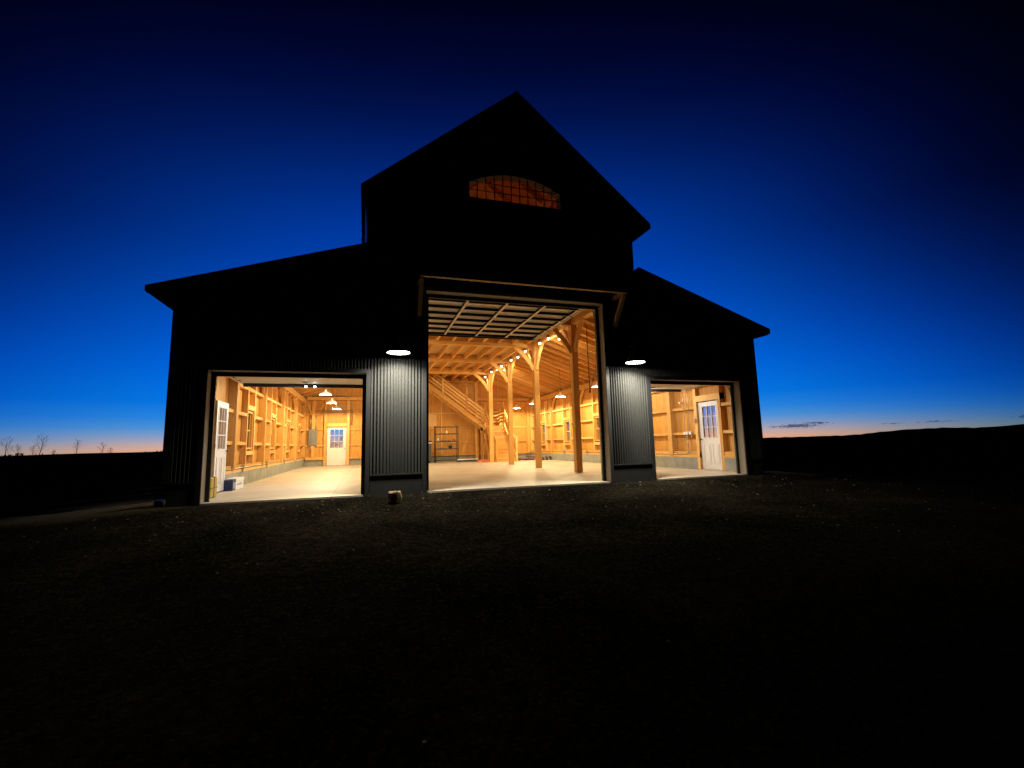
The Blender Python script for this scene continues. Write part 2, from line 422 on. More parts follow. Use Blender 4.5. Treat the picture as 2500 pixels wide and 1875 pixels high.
# ---- roofs
def roofslab(name, xa, xb, za, zb, th):
    mb = MB()
    mb.prism([(xa,-OH,za),(xb,-OH,zb),(xb,-OH,zb-th),(xa,-OH,za-th)], (0, YB+.15+2*OH, 0)); return part(mb, name, 'roof')
roofslab('wing_roof', -3.971, TL+.01, 4.066, roof_z(TL-.001), .11)
roofslab('wing_roof', TR-.01, 10.82, roof_z(TR+.001), 4.006, .11)
roofslab('tower_roof', -.2, RIDGE_X, RIDGE_Z-.8375*3.65, RIDGE_Z, .13)
roofslab('tower_roof', RIDGE_X, 7.10, RIDGE_Z, RIDGE_Z-.8375*3.65, .13)
mb = MB(); mb.box(RIDGE_X-.05, RIDGE_X+.05, -OH+.02, YB+.42, RIDGE_Z-.06, RIDGE_Z-.02); part(mb, 'ridge_cap', 'roof')
# eave fascia and rake boards
for (x0, x1, z0, z1) in ((-3.90,-3.86,3.93,4.06), (10.71,10.75,3.83,3.99), (-.15,-.11,6.56,6.68), (7.00,7.04,6.56,6.68)):
    mb = MB(); mb.box(x0, x1, -OH+.01, YB+.44, z0, z1); part(mb, 'fascia', 'trim')
def rake(xa, xb, za, zb):
    mb = MB(); mb.prism([(xa,-OH-.025,za-.02),(xb,-OH-.025,zb-.02),(xb,-OH-.025,zb-.17),(xa,-OH-.025,za-.17)], (0,.03,0)); part(mb, 'rake_board', 'trim')
rake(-3.93, TL-.001, roof_z(-3.93), roof_z(TL-.001)); rake(TR+.001, 10.78, roof_z(TR+.001), roof_z(10.78))
rake(-.17, RIDGE_X, RIDGE_Z-.8375*3.62, RIDGE_Z); rake(RIDGE_X, 7.07, RIDGE_Z, RIDGE_Z-.8375*3.62)
# roof decks seen from inside
mb = MB()
mb.prism([(XL+.09,.2,roof_z(XL+.09)-.115),(TL+.34,.2,roof_z(TL-.001)+.05),(TL+.34,.2,roof_z(TL-.001)+.03),(XL+.09,.2,roof_z(XL+.09)-.135)], (0,YB-.2,0)); part(mb, 'wing_roof_deck', 'deck_x')
mb = MB()
mb.prism([(TR-.2,.2,roof_z(TR+.001)-.05),(XR-.09,.2,roof_z(XR-.09)-.115),(XR-.09,.2,roof_z(XR-.09)-.135),(TR-.2,.2,roof_z(TR+.001)-.07)], (0,YB-.2,0)); part(mb, 'wing_roof_deck', 'deck_x')
mb = MB()
for a, b in ((-.05, RIDGE_X), (RIDGE_X, 6.9)):
    za, zb = roof_z(a if a > TL else TL+.001)-.14, roof_z(min(b, TR-.001))-.14
    if a < TL: a = TL+.001
    b = min(b, TR-.001)
    mb.prism([(a,.2,za),(b,.2,zb),(b,.2,zb-.02),(a,.2,za-.02)], (0,YB-.2,0))
part(mb, 'tower_roof_deck', 'deck_x')

# ---- timber frame
def posts():
    for x in (PXL, PXR):
        for y in POSTS_Y[1:5]:
            mb = MB(); mb.box(x-.105, x+.105, y-.105, y+.105, 0, 4.90); part(mb, 'post', 'timber_z', bevel=.006)
        for y, dy in ((.31, 0), (18.18, 0)):
            mb = MB(); mb.box(x-.10, x+.10, y-.10, y+.10, 0, 4.90); part(mb, 'post', 'timber_z')
posts()
for x in (PXL, PXR):             # girders along the post lines
    mb = MB(); mb.box(x-.10, x+.10, .21, YB-.01, 4.902, 5.20); part(mb, 'girder', 'timber_y', bevel=.005)
for y in POSTS_Y[1:5] + [.33, 18.17]:          # tie beams across the aisle
    mb = MB(); mb.box(PXL+.102, PXR-.102, y-.10, y+.10, 4.87, 5.17); part(mb, 'tie_beam', 'timber_x', bevel=.005)
njo = 10
for bay in range(5):             # loft joists
    y0 = POSTS_Y[bay]+(.11 if bay else .32); y1 = POSTS_Y[bay+1]-(.11 if bay < 4 else .14)
    for i in range(njo):
        x = PXL+.1+(i+.5)*(PXR-PXL-.2)/njo
        if bay == 4 and 2.6 < x < 4.6: pass
        mb = MB(); mb.box(x-.035, x+.035, y0, y1, 4.98, 5.215); part(mb, 'joist', 'timber_y')
mb = MB(); mb.box(PXL-.1, PXR+.1, .21, YB-.02, 5.218, 5.25); part(mb, 'loft_deck', 'loft_deck')

def brace(p_post, p_beam, w=.10, d=.155, bulge=.08, mat='timber_z'):
    """curved knee brace from a point on the post to a point under the beam"""
    a, b = Vector(p_post), Vector(p_beam); n = 10
    up = Vector((0,0,1)); side = (b-a).cross(up).normalized(); perp = side.cross((b-a).normalized()).normalized()
    # perp should point away from the corner of post and beam
    corner = Vector((a.x, a.y, b.z)); mid = (a+b)/2
    if (corner-mid).dot(perp) > 0: perp = -perp
    mb = MB(); lo, hi = [], []
    for i in range(n+1):
        t = i/n; c = a.lerp(b, t) - perp*bulge*4*t*(1-t)*1.0
        tg = ((b-a) - perp*bulge*4*(1-2*t)).normalized(); nn = side.cross(tg).normalized()
        lo.append(c + nn*d/2); hi.append(c - nn*d/2)
    for i in range(n):
        mb.prism([lo[i]-side*w/2, lo[i+1]-side*w/2, hi[i+1]-side*w/2, hi[i]-side*w/2], side*w)
    part(mb, 'knee_brace', mat)
for y in POSTS_Y[1:5]:
    for x, s in ((PXL, 1), (PXR, -1)):
        brace((x+s*.09, y, 3.95), (x+s*.92, y, 4.90))
        for dy in (-1, 1): brace((x, y+dy*.09, 3.98), (x, y+dy*.86, 4.93))
# wing rafters
yr = []
y = .42
while y < YB-.1: yr.append(y); y += .61
for y in yr:
    for s in (0, 1):
        if s: xa, xb = PXR+.10, XR-.10; za, zb = roof_z(max(xa, TR+.001))-.075, roof_z(xb)-.13; za = roof_z(TR+.001)-.3435*(xa-TR)-.10
        else: xa, xb = XL+.10, PXL-.10; za = roof_z(xa)-.13; zb = roof_z(TL-.001)+.3258*(xb-TL)-.13+.02
        mb = MB(); mb.prism([(xa,y-.03,za),(xb,y-.03,zb),(xb,y-.03,zb-.19),(xa,y-.03,za-.19)], (0,.06,0)); part(mb, 'rafter', 'timber_x')
# wall plates
mb = MB(); mb.box(XL+.09, XL+.29, .21, YB-.02, 3.50, 3.76); part(mb, 'wall_plate', 'timber_y', bevel=.005)
mb = MB(); mb.box(XR-.29, XR-.09, .21, YB-.02, 3.56, 3.80); part(mb, 'wall_plate', 'timber_y', bevel=.005)
# tower roof frame seen through the arched window
for i, y in enumerate([.8+i*1.22 for i in range(15)]):
    mb = MB()
    for s in (-1, 1):
        xe = TL+.09 if s < 0 else TR-.09
        z0 = RIDGE_Z-.17; z1 = roof_z(xe)-.17
        mb.prism([(RIDGE_X,y-.04,z0),(xe,y-.04,z1),(xe,y-.04,z1-.2),(RIDGE_X,y-.04,z0-.2)], (0,.08,0))
    part(mb, 'tower_rafter', 'timber_x')
for y in (.8+1.22*1, .8+1.22*4, .8+1.22*7, .8+1.22*10):
    mb = MB(); mb.box(1.2, 5.7, y+.05, y+.20, 7.55, 7.8); part(mb, 'collar_tie', 'timber_x')
for x, z in ((1.9, 8.05), (5.0, 8.05)):
    mb = MB(); mb.box(x-.08, x+.08, .2, YB-.1, z-.14, z+.1); part(mb, 'purlin', 'timber_y')

# side wall framing: posts, studs, girts, sills, window headers
GZ = (1.17, 2.0, 2.78)
for X, s in ((XL, 1), (XR, -1)):
    in0 = X+s*.085; stud = X+s*.235; post = X+s*.29
    H = holesL if s > 0 else holesR
    def b3(a, b, y0, y1, z0, z1): return MB().box(min(a,b), max(a,b), y0, y1, z0, z1)
    for y in POSTS_Y:
        yy = y+.2 if y < 1 else (y-.03 if y > 18 else y)
        part(b3(in0, post, yy-.10, yy+.10, .46, 3.50 if s > 0 else 3.56), 'wall_post', 'timber_z')
    for seg in (((.21, 1.0), (1.92, YB-.1)) if s > 0 else ((.21, 1.30), (2.245, YB-.1))):
        part(b3(in0, stud+s*.012, seg[0], seg[1], .39, .46), 'sill_plate', 'timber_y')
        part(b3(in0+s*.1, stud-s*.004, seg[0], seg[1], .46, .58), 'base_rail', 'timber_y')
    for c in WY:
        for d in (-.45, .45):
            part(b3(in0, stud, c+d-.045, c+d+.045, .58, 3.5), 'stud', 'timber_z')
        part(b3(in0, stud-s*.003, c-.405, c+.405, 2.17, 2.31), 'window_header', 'timber_y')
        part(b3(in0, stud-s*.003, c-.405, c+.405, .84, .95), 'window_sill', 'timber_y')
    # girts between the uprights
    ups = sorted([(y+.2 if y < 1 else y) for y in POSTS_Y] + [c-.45 for c in WY] + [c+.45 for c in WY])
    for a, b in zip(ups, ups[1:]):
        if any(abs((a+b)/2-c) < .05 for c in WY):
            part(b3(in0+s*.03, stud-s*.01, a+.046, b-.046, GZ[2]-.045, GZ[2]+.045), 'girt', 'timber_y')
            continue
        if b < 4: # first bay holds the passage door
            d0, d1 = H[-1][0], H[-1][1]
            for (q0, q1) in ((a+.1, d0-.13), (d1+.13, b-.1)):
                for z in GZ[:2]:
                    if q1-q0 > .1: part(b3(in0+s*.03, stud-s*.01, q0, q1, z-.045, z+.045), 'girt', 'timber_y')
            continue
        for z in GZ:
            part(b3(in0+s*.03, stud-s*.01, a+.046, b-.046, z-.045, z+.045), 'girt', 'timber_y')
    # frame of the passage door
    d0, d1 = H[-1][0], H[-1][1]
    for q in ((d0-.12, d0), (d1, d1+.12)):
        part(b3(X+s*.03, stud+s*.01, q[0], q[1], 0.01, 3.5), 'door_post', 'timber_z')
    part(b3(X+s*.03, stud+s*.013, d0-.12, d1+.12, 2.17, 2.36), 'door_header', 'timber_y', label='grey weathered header board')
    # knee braces up to the plate
    for y in POSTS_Y[1:5]:
        for dy in (1, -1): brace((X+s*.2, y+dy*.09, 2.85), (X+s*.2, y+dy*.62, 3.52 if s > 0 else 3.58), .07, .11, .07)

# back wall framing
yb = YB
for x in (-2.88, PXL, PXR, XR-.4):
    part(MB().box(x-.09, x+.09, yb-.17, yb-.012, .42, 3.72 if x < 0 or x > 7 else 4.9), 'wall_post', 'timber_z')
for x in (-2.24, -1.02):
    part(MB().box(x-.075, x+.075, yb-.19, yb-.012, .01, 3.72), 'door_post', 'timber_z')
part(MB().box(BD[0]-.01, BD[1]+.01, yb-.18, yb-.014, 2.21, 2.40), 'door_header', 'timber_x')
part(MB().box(XL+.3, PXL-.1, yb-.2, yb-.012, 3.74, 3.92), 'tie_beam', 'timber_x')
part(MB().box(PXR+.11, XR-.3, yb-.2, yb-.012, 3.74, 3.92), 'tie_beam', 'timber_x')
part(MB().box(XL+.3, -2.33, yb-.16, yb-.014, .35, .50), 'sill_plate', 'timber_x')
part(MB().box(-.94, XR-.3, yb-.16, yb-.014, .35, .46), 'sill_plate', 'timber_x')
for z in (1.14, 2.05, 2.95, 4.2):
    for a, b in ((XL+.3, -2.98), (-2.78, -2.33), (-2.16, -1.10), (-.94, PXL-.1), (PXL+.1, PXR-.1), (PXR+.1, XR-.5)):
        if a == -2.16 and z < 2.3: continue
        if z > 4 and not (a > 0 and b < 6.6): continue
        part(MB().box(a, b, yb-.07, yb-.013, z-.04, z+.04), 'girt', 'timber_x')
for (a, b, z0, z1) in ((-2.12, -1.12, 3.0, 3.5), (-3.3, -2.98, 3.02, 3.55), (7.0, 7.6, 2.0, 2.9), (3.6, 4.1, 2.1, 2.9)):
    part(MB().box(a, b, yb-.035, yb-.012, z0+.05, z1), 'patch_board', 'patch')
for x in (2.3, 4.4, 8.4):
    part(MB().box(x-.04, x+.04, yb-.10, yb-.075, .47, 3.7), 'stud', 'timber_z')
brace((-2.88+.09, yb-.1, 2.9), (-2.1, yb-.1, 3.76), .07, .10, .0)
brace((-2.97, yb-.1, 2.9), (XL+.35, yb-.1, 3.5), .07, .10, .0)

# ---- windows in the side walls
def side_window(X, s, c):
    xo = X-s*.01; xi = X+s*.20
    a, b = min(xo, xi), max(xo, xi)
    y0, y1 = c-.378, c+.378; z0, z1 = WZ[0]+.002, WZ[1]-.002
    fr = MB(); w = .055
    fr.box(a, b+.0, y0, y0+w, z0, z1).box(a, b, y1-w, y1, z0, z1).box(a, b, y0+w, y1-w, z0, z0+w).box(a, b, y0+w, y1-w, z1-w, z1)
    win = part(fr, 'window', 'timber_z')
    zm = (z0+z1)/2
    xm = X+s*.12
    sash = MB(); sash.box(xm-.02, xm+.02, y0+w, y1-w, zm-.022, zm+.022)
    sash.box(xm-.018, xm+.018, y0+w, y0+w+.03, z0+w, z1-w).box(xm-.018, xm+.018, y1-w-.03, y1-w, z0+w, z1-w)
    part(sash, 'sash', 'timber_z', win)
    mt = MB(); mt.box(xm-.008, xm+.008, c-.008, c+.008, zm+.022, z1-w)
    zz = (zm+z1-w)/2; mt.box(xm-.007, xm+.007, y0+w+.03, y1-w-.03, zz-.008, zz+.008)
    part(mt, 'muntin', 'door_rail', win)
    gl = MB(); gl.face([(xm, y0+w, z0+w), (xm, y1-w, z0+w), (xm, y1-w, z1-w), (xm, y0+w, z1-w)]); part(gl, 'glass', 'glass', win)
for c in WY: side_window(XL, 1, c); side_window(XR, -1, c)

# ---- passage doors (half-glazed, nine lights, two bottom panels)
def passage_door(name, w, h, label, glass_half='glass'):
    """built in the local x-z plane, hinge at x=0, front faces -y; returns its leaf"""
    t = .04
    wx0, wx1, wz0, wz1 = .15, w-.15, .98, h-.13
    mb = MB()
    mb.box(0, wx0, 0, t, 0, h).box(wx1, w, 0, t, 0, h).box(wx0, wx1, 0, t, 0, wz0).box(wx0, wx1, 0, t, wz1, h)
    leaf = mb.build(name, M['white'], barn, 0)
    leaf['label'] = label
    mb = MB()
    for i in (1, 2):
        x = wx0+(wx1-wx0)*i/3; mb.box(x-.009, x+.009, -.004, t+.004, wz0, wz1)
        z = wz0+(wz1-wz0)*i/3; mb.box(wx0, wx1, -.003, t+.003, z-.009, z+.009)
    for q in ((wx0-.02, wx0+.012, wz0-.02, wz1+.02), (wx1-.012, wx1+.02, wz0-.02, wz1+.02)): mb.box(q[0], q[1], -.008, t+.008, q[2], q[3])
    for q in ((wz0-.02, wz0+.012), (wz1-.012, wz1+.02)): mb.box(wx0+.012, wx1-.012, -.008, t+.008, q[0], q[1])
    mb.build('glazing_bar', M['white'], leaf)
    g = MB(); g.face([(wx0, t/2, wz0), (wx1, t/2, wz0), (wx1, t/2, wz1), (wx0, t/2, wz1)]); g.build('glass', M['glass'], leaf)
    for k in (0, 1):
        a = .13 + k*(w/2-.085); b = a + w/2-.175
        for ys in (-.010, t+.002):
            p = MB(); z0, z1 = .17, .80
            for r in ((a, b, z0, z0+.018), (a, b, z1-.018, z1), (a, a+.018, z0+.018, z1-.018), (b-.018, b, z0+.018, z1-.018)): p.box(r[0], r[1], ys, ys+.008, r[2], r[3])
            p.box(a+.045, b-.045, ys+.001, ys+.007, z0+.05, z1-.05)
            if ys < 0 or True: p.build('door_panel', M['white'], leaf)
    k = MB()
    for sgn, y0 in ((-1, 0), (1, t)):
        k.tube([(w-.065, y0, .94), (w-.065, y0+sgn*.035, .94)], .012, 8)
        k.tube([(w-.065, y0+sgn*.03, .94), (w-.065, y0+sgn*.045, .94), (w-.065, y0+sgn*.065, .94)], [.018, .028, .018], 10)
    k.build('knob', M['knob'], leaf)
    hg = MB()
    for z in (.25, 1.05, h-.3): hg.box(-.018, .012, -.006, .012, z-.05, z+.05)
    hg.build('hinge', M['steel'], leaf)
    return leaf
# left side door, swung wide open and folded back against the wall
d = passage_door('passage_door', .90, 2.10, 'white half-glazed door swung open against the left wall')
d.location = (XL+.285, 1.93, .03); d.rotation_euler = (0, 0, R(90))
# right side door, closed
d = passage_door('passage_door', .925, 2.12, 'closed white half-glazed door in the right wall')
d.location = (XR-.13, 1.306, .025); d.rotation_euler = (0, 0, R(90))
# back door, closed
d = passage_door('passage_door', 1.026, 2.18, 'closed white half-glazed door in the back wall')
d.location = (BD[0]+.003, YB-.06, .012)
part(MB().box(XL+.0, XL+.25, 1.0, 1.92, -.02, .024), 'threshold', 'steel'); part(MB().box(XR-.25, XR-.0, 1.30, 2.245, -.02, .022), 'threshold', 'steel')

# ---- overhead door openings: trim, reveals, seals
for (x0, x1, zt) in (LD, CD, RD):
    t = MB()
    t.box(x0-.09, x0-.002, -.03, -.002, -.1, zt+.09).box(x1+.002, x1+.09, -.03, -.002, -.1, zt+.09).box(x0-.002, x1+.002, -.03, -.002, zt+.002, zt+.09)
    part(t, 'door_trim', 'trim')
    r = MB(); r.box(x0-.02, x0, -.001, .215, -.02, zt+.0).box(x1, x1+.02, -.001, .215, -.02, zt+.0).box(x0-.02, x1+.02, -.001, .215, zt, zt+.02)
    part(r, 'door_reveal', 'reveal')
    k = MB(); k.box(x0-.02, x0+.075, .218, .26, 0, zt).box(x1-.075, x1+.02, .218, .26, 0, zt).box(x0-.02, x1+.02, .218, .26, zt-.085, zt+.05)
    part(k, 'door_seal', 'seal')
def tracks(x0, x1, z, yend, zt):
    for x in (x0, x1):
        mb = MB(); pts = [(x, .30, .02), (x, .30, zt-.35)]
        for i in range(1, 7):
            a = i/6*math.pi/2; pts.append((x, .30+.42*(1-math.cos(a)), zt-.35+(z-zt+.35)*math.sin(a)))
        pts.append((x, yend, z)); mb.tube(pts, .022, 6); part(mb, 'door_track', 'steel')
# central door: glazed sections parked flat under the loft
DZ = 4.60; y = .50; ns = 7; sl = 4.12/ns; DX0, DX1 = 1.33, 5.58
gd = empty('overhead_door'); gd.parent = barn; gd['label'] = 'glazed overhead door parked open under the loft'
for i in range(ns):
    a, b = y+i*sl+.003, y+(i+1)*sl-.003; w = .035
    mb = MB(); mb.box(DX0, DX1, a, a+w, DZ, DZ+.08).box(DX0, DX1, b-w, b, DZ, DZ+.08)
    part(mb, 'section_rail', 'door_rail', gd)  # shade on the frame's inner faces put into its near-black colour
    mb = MB(); mb.box(DX0, DX1, b-.012, b-.001, DZ-.008, DZ-.001)
    part(mb, 'rail_underside', 'rail_grey', gd)  # lit underside of the rail put on as a grey strip
    for k in range(5):
        mb = MB()
        x = DX0+.03+k*(DX1-DX0-.06)/4; mb.box(x-.03, x+.03, a+w, b-w, DZ+.001, DZ+.079)
        part(mb, 'stile', 'door_rail', gd)
        mb = MB(); mb.box(x-.03, x+.03, a+.002, b-.014, DZ-.012, DZ-.002); part(mb, 'stile_underside', 'rail_grey', gd)  # grey strip carries the lit underside of the stile
    mb = MB(); mb.face([(DX0, a+w, DZ+.07), (DX1, a+w, DZ+.07), (DX1, b-w, DZ+.07), (DX0, b-w, DZ+.07)]); part(mb, 'pane', 'milky', gd)
mb = MB(); mb.box(DX0, DX1, y+ns*sl, y+ns*sl+.03, DZ-.05, DZ+.06); part(mb, 'bottom_rail', 'door_rail', gd)
for i in range(ns+1):
    mb = MB(); yy = y+i*sl
    mb.tube([(DX1-.02, yy, DZ-.02), (DX1+.07, yy, DZ-.02)], .02, 8); mb.box(DX1-.1, DX1, yy-.05, yy+.05, DZ-.02, DZ-.003); part(mb, 'roller', 'steel', gd)
tracks(CD[0]+.06, CD[1]-.06, DZ-.01, 4.9, CD[2])
for x in (CD[0]+.02, CD[1]-.02):
    mb = MB(); mb.box(x-.02, x+.02, .55, 4.9, DZ+.03, DZ+.09); part(mb, 'track_angle', 'rail_grey')
# side overhead doors: flush insulated sections
for (x0, x1, zt), ye in ((LD, 2.40), (RD, 2.38)):
    g = empty('overhead_door'); g.parent = barn
    g['label'] = 'plain beige overhead door parked open inside the %s doorway' % ('left' if x0 < 0 else 'right')
    a0 = .42; n = 4; L = (ye-a0)/n; Z = 2.60
    for i in range(n):
        mb = MB(); mb.box(x0+.06, x1-.06, a0+i*L+.003, a0+(i+1)*L-.003, Z, Z+.045); part(mb, 'door_section', 'door_panel', g)
        for x in (x0+.07, x1-.13):
            mb = MB(); mb.box(x, x+.06, a0+i*L-.03, a0+i*L+.03, Z-.018, Z-.002); part(mb, 'hinge', 'steel', g)
    mb = MB(); mb.box(x0+.06, x1-.06, ye, ye+.05, Z-.085, Z+.05); part(mb, 'bottom_seal', 'seal', g)
    mb = MB(); mb.box((x0+x1)/2-.02, (x0+x1)/2+.10, ye-.42, ye-.37, Z-.022, Z-.003); part(mb, 'lock_bar', 'black', g)
    tracks(x0+.03, x1-.03, Z-.005, ye+.35, zt)

# ---- canopy over the central door
cx0, cx1 = 1.03, 6.06
cn = empty('door_canopy'); cn.parent = barn
mb = MB(); mb.prism([(cx0,-.70,4.70),(cx0,.0-.02,4.98),(cx0,-.02,4.94),(cx0,-.70,4.66)], (cx1-cx0,0,0)); part(mb, 'canopy_roof', 'roof', cn)
mb = MB(); mb.box(cx0, cx1, -.66, -.56, 4.57, 4.665); part(mb, 'canopy_beam', wood('weathered_beam', 'x', a=(.40,.30,.17), b_=(.30,.21,.11)), cn)
for x in (cx0+.05, cx1-.05):
    mb = MB(); mb.bar((x,-.60,4.60), (x,-.03,4.60), .09, .09); mb.bar((x,-.56,4.56), (x,-.03,3.86), .09, .09, (1,0,0)); mb.box(x-.045, x+.045, -.06, -.02, 3.7, 4.9); part(mb, 'canopy_bracket', bpy.data.materials['weathered_beam'], cn)

# ---- arched window
aw = MB(); fw = .045
xs = [ARCH[0]+i*(ARCH[1]-ARCH[0])/22 for i in range(23)]
for a, b in zip(xs, xs[1:]):
    aw.prism([(a,-.03,arch_z(a)+.03),(b,-.03,arch_z(b)+.03),(b,-.03,arch_z(b)-.012),(a,-.03,arch_z(a)-.012)], (0,.24,0))
aw.box(ARCH[0]-.03, ARCH[0]+.012, -.03, .21, ARCH[2]-.03, ARCH[3]+.01).box(ARCH[1]-.012, ARCH[1]+.03, -.03, .21, ARCH[2]-.03, ARCH[3]+.01)
aw.box(ARCH[0]+.012, ARCH[1]-.012, -.03, .06, ARCH[2]-.03, ARCH[2]+.012)
win = part(aw, 'arched_window', 'trim')
mt = MB()
for i in range(1, 11):
    x = ARCH[0]+i*(ARCH[1]-ARCH[0])/11; mt.box(x-.010, x+.010, .02, .05, ARCH[2]+.012, arch_z(x)-.01)
mt.box(ARCH[0]+.012, ARCH[1]-.012, .024, .046, 7.105, 7.125)
hb = [x for x in xs if arch_z(x) > 7.33]; mt.box(hb[0], hb[-1], .024, .046, 7.31, 7.33)
part(mt, 'glazing_bar', 'trim', win)
g = MB(); g.face([(ARCH[0],.035,ARCH[2])]+[(ARCH[1],.035,ARCH[2])]+[(x,.035,arch_z(x)) for x in xs[::-1]]); part(g, 'glass', 'glass_amber', win)

# ---- staircase with landing
st = empty('staircase'); st.parent = barn
SX0, SX1 = 6.98, 8.08; SY0, SY1 = 14.86, 17.10; LZ = 2.10; nr = 11
rise = LZ/nr; run = (SY1-SY0)/(nr-1)
for i in range(nr-1):
    z = (i+1)*rise; yy = SY0+i*run
    mb = MB(); mb.box(SX0, SX1, yy-.025, yy+run+.005, z-.035, z); part(mb, 'tread', 'timber_x', st)
    mb = MB(); mb.box(SX0+.002, SX1-.002, yy, yy+.018, z-rise, z-.036); part(mb, 'riser', 'timber_x', st)
mb = MB(); mb.box(SX0+.002, SX1-.002, SY1, SY1+.018, LZ-rise, LZ-.046); part(mb, 'riser', 'timber_x', st)
for x in (SX0-.04, SX1):
    mb = MB(); mb.prism([(x,SY0-.04,0),(x,SY0-.04,rise+.08),(x,SY1,LZ+.06),(x,SY1,LZ-.26),(x,SY0+.3,0)], (.04,0,0)); part(mb, 'stringer', 'timber_y', st)
mb = MB(); mb.box(SX0-.1, SX1+.04, SY1+.02, 18.10, LZ-.045, LZ); part(mb, 'landing', 'timber_x', st)
mb = MB(); mb.box(SX0-.1, SX1+.04, SY1+.02, SY1+.06, LZ-.26, LZ-.046).box(SX0-.1, SX1+.04, 18.03, 18.07, LZ-.26, LZ-.046).box(SX1, SX1+.04, SY1+.07, 18.02, LZ-.26, LZ-.046); part(mb, 'landing_frame', 'timber_x', st)
# upper flight, rising to the left
UZ = 5.22; UX1 = SX0-.1; n2 = 16; ur = (UZ-LZ)/n2; UX0 = UX1-4.15; urun = (UX1-UX0)/(n2-1)
for i in range(n2-1):
    z = LZ+(i+1)*ur; xx = UX1-i*urun
    mb = MB(); mb.box(xx-urun-.02, xx+.025, 17.14, 18.02, z-.035, z); part(mb, 'tread', 'timber_y', st)
    mb = MB(); mb.box(xx-.018, xx, 17.142, 18.018, z-ur, z-.036); part(mb, 'riser', 'timber_y', st)
for yy in (17.09, 18.03):
    mb = MB(); mb.prism([(UX1,yy,LZ-.26),(UX1,yy,LZ+.07),(UX0,yy,UZ+.06),(UX0,yy,UZ-.30)], (0,.045,0)); part(mb, 'stringer', 'timber_x', st)
def newel(x, y, z0, z1): mb = MB(); mb.box(x-.05, x+.05, y-.05, y+.05, z0, z1); part(mb, 'newel', 'timber_z', st, bevel=.004)
def rails(p0, p1, z0=.32, n=4, gap=.2, mat='timber_x', w=.115):
    for i in range(n):
        a = Vector(p0)+Vector((0,0,z0+i*gap)); b = Vector(p1)+Vector((0,0,z0+i*gap))
        mb = MB(); mb.bar(a, b, .04, w); part(mb, 'rail', mat, st)
newel(SX0-.03, SY0-.06, 0, 1.18); newel(SX1+.03, SY0-.06, 0, 1.40)
newel(SX1+.03, SY1+.0, 0, 3.30); newel(SX0-.10, SY1-.01, 1.80, 3.42)
rails((SX1+.03, SY0-.01, .18), (SX1+.03, SY1-.05, LZ+.05), .30, 4, .2, 'timber_y')
rails((SX0-.03, SY0-.01, .18), (SX0-.10, SY1-.06, LZ+.05), .30, 4, .2, 'timber_y')
rails((SX0-.14, SY1-.03, LZ+.1), (5.82, SY1-.03, LZ+.1+(SX0-.14-5.82)*.752), .16, 4, .22)
newel(5.76, SY1-.03, 2.98, 4.46)
rails((5.71, SY1-.03, 3.05), (4.36, SY1-.03, 3.05+(5.71-4.36)*.752), .16, 4, .22)
newel(4.31, SY1-.03, 4.02, 5.2)
rails((4.26, SY1-.03, 4.14), (3.0, SY1-.03, 4.14+1.26*.752), .16, 4, .22)
for y0 in (18.08,):
    rails((SX0-.1, y0, LZ), (SX1+.03, y0, LZ), .30, 4, .2); newel(SX1+.03, y0, LZ-.26, 3.3); newel(7.5, y0, LZ-.26, 3.28); newel(SX0-.1, y0, LZ-.26, 3.4)
rails((SX1+.03, SY1+.05, LZ), (SX1+.03, 18.03, LZ), .30, 4, .2, 'timber_y')
for x, y in ((SX0-.05, 17.2), (SX0-.05, 17.98), (SX1-.02, 17.98)):
    mb = MB(); mb.box(x-.045, x+.045, y-.045, y+.045, 0, LZ-.26); part(mb, 'stair_post', 'timber_z', st)
mb = MB(); mb.box(3.34-.06, 3.34+.06, 17.2, 17.32, 0, 4.1); part(mb, 'stair_post', 'timber_z', st)

# ---- conduits fixed to the walls
cd = MB(); x = XL+.262
cd.tube([(x, 2.2, .50), (x, 17.9, .50)], .013, 6); cn1 = part(cd, 'conduit', 'steel')
for yb_ in (4.6, 7.9, 11.5, 14.8):
    part(MB().box(x-.012, x+.045, yb_-.055, yb_+.055, .44, .58), 'junction_box', 'steel', cn1)
    part(MB().tube([(x+.01, yb_, .44), (x+.01, yb_, .36)], .012, 6), 'pipe_stub', 'steel', cn1)
x = XR-.262
cd = MB(); cd.tube([(x, 2.75, 1.15), (x, 2.75, .62), (x, 2.8, .53), (x, 2.9, .50), (x, 17.5, .50)], .013, 6); c2 = part(cd, 'conduit', 'steel')
for yb_ in (4.9, 10.2, 12.9): part(MB().box(x-.045, x+.012, yb_-.055, yb_+.055, .44, .58), 'junction_box', 'steel', c2)
for yy, zt in ((2.62, 3.4), (2.86, 3.4)):
    part(MB().tube([(x, yy, 1.2), (x, yy, zt)], .012, 6), 'conduit', 'steel')
for yy in (2.56, 2.72, 2.84): part(MB().box(x-.05, x+.01, yy-.05, yy+.05, 1.13, 1.23), 'outlet_box', 'white')
part(MB().box(x-.05, x+.01, 2.28, 2.35, 1.50, 1.64), 'light_switch', 'steel')
part(MB().box(x-.06, x+.01, 2.93, 3.03, 2.18, 2.24), 'outlet_box', 'steel')
cb = MB(); pts = []
for i in range(17):
    t = i/16; pts.append((x-.02, 2.80-.28*t, 1.15-.62*math.sin(math.pi*t)+.0*t))
cb.tube(pts, .008, 5); part(cb, 'power_cord', 'steel')
part(MB().tube([(-3.0, YB-.09, 3.97), (-1.0, YB-.09, 3.97), (-.88, YB-.09, 3.93), (-.84, YB-.09, 3.82), (-.84, YB-.09, 2.3)], .02, 8), 'conduit', 'steel')
for z in (2.98, 3.06, 3.14): part(MB().tube([(-2.75, YB-.22, z), (-.75, YB-.22, z)], .014, 6), 'conduit', 'steel')

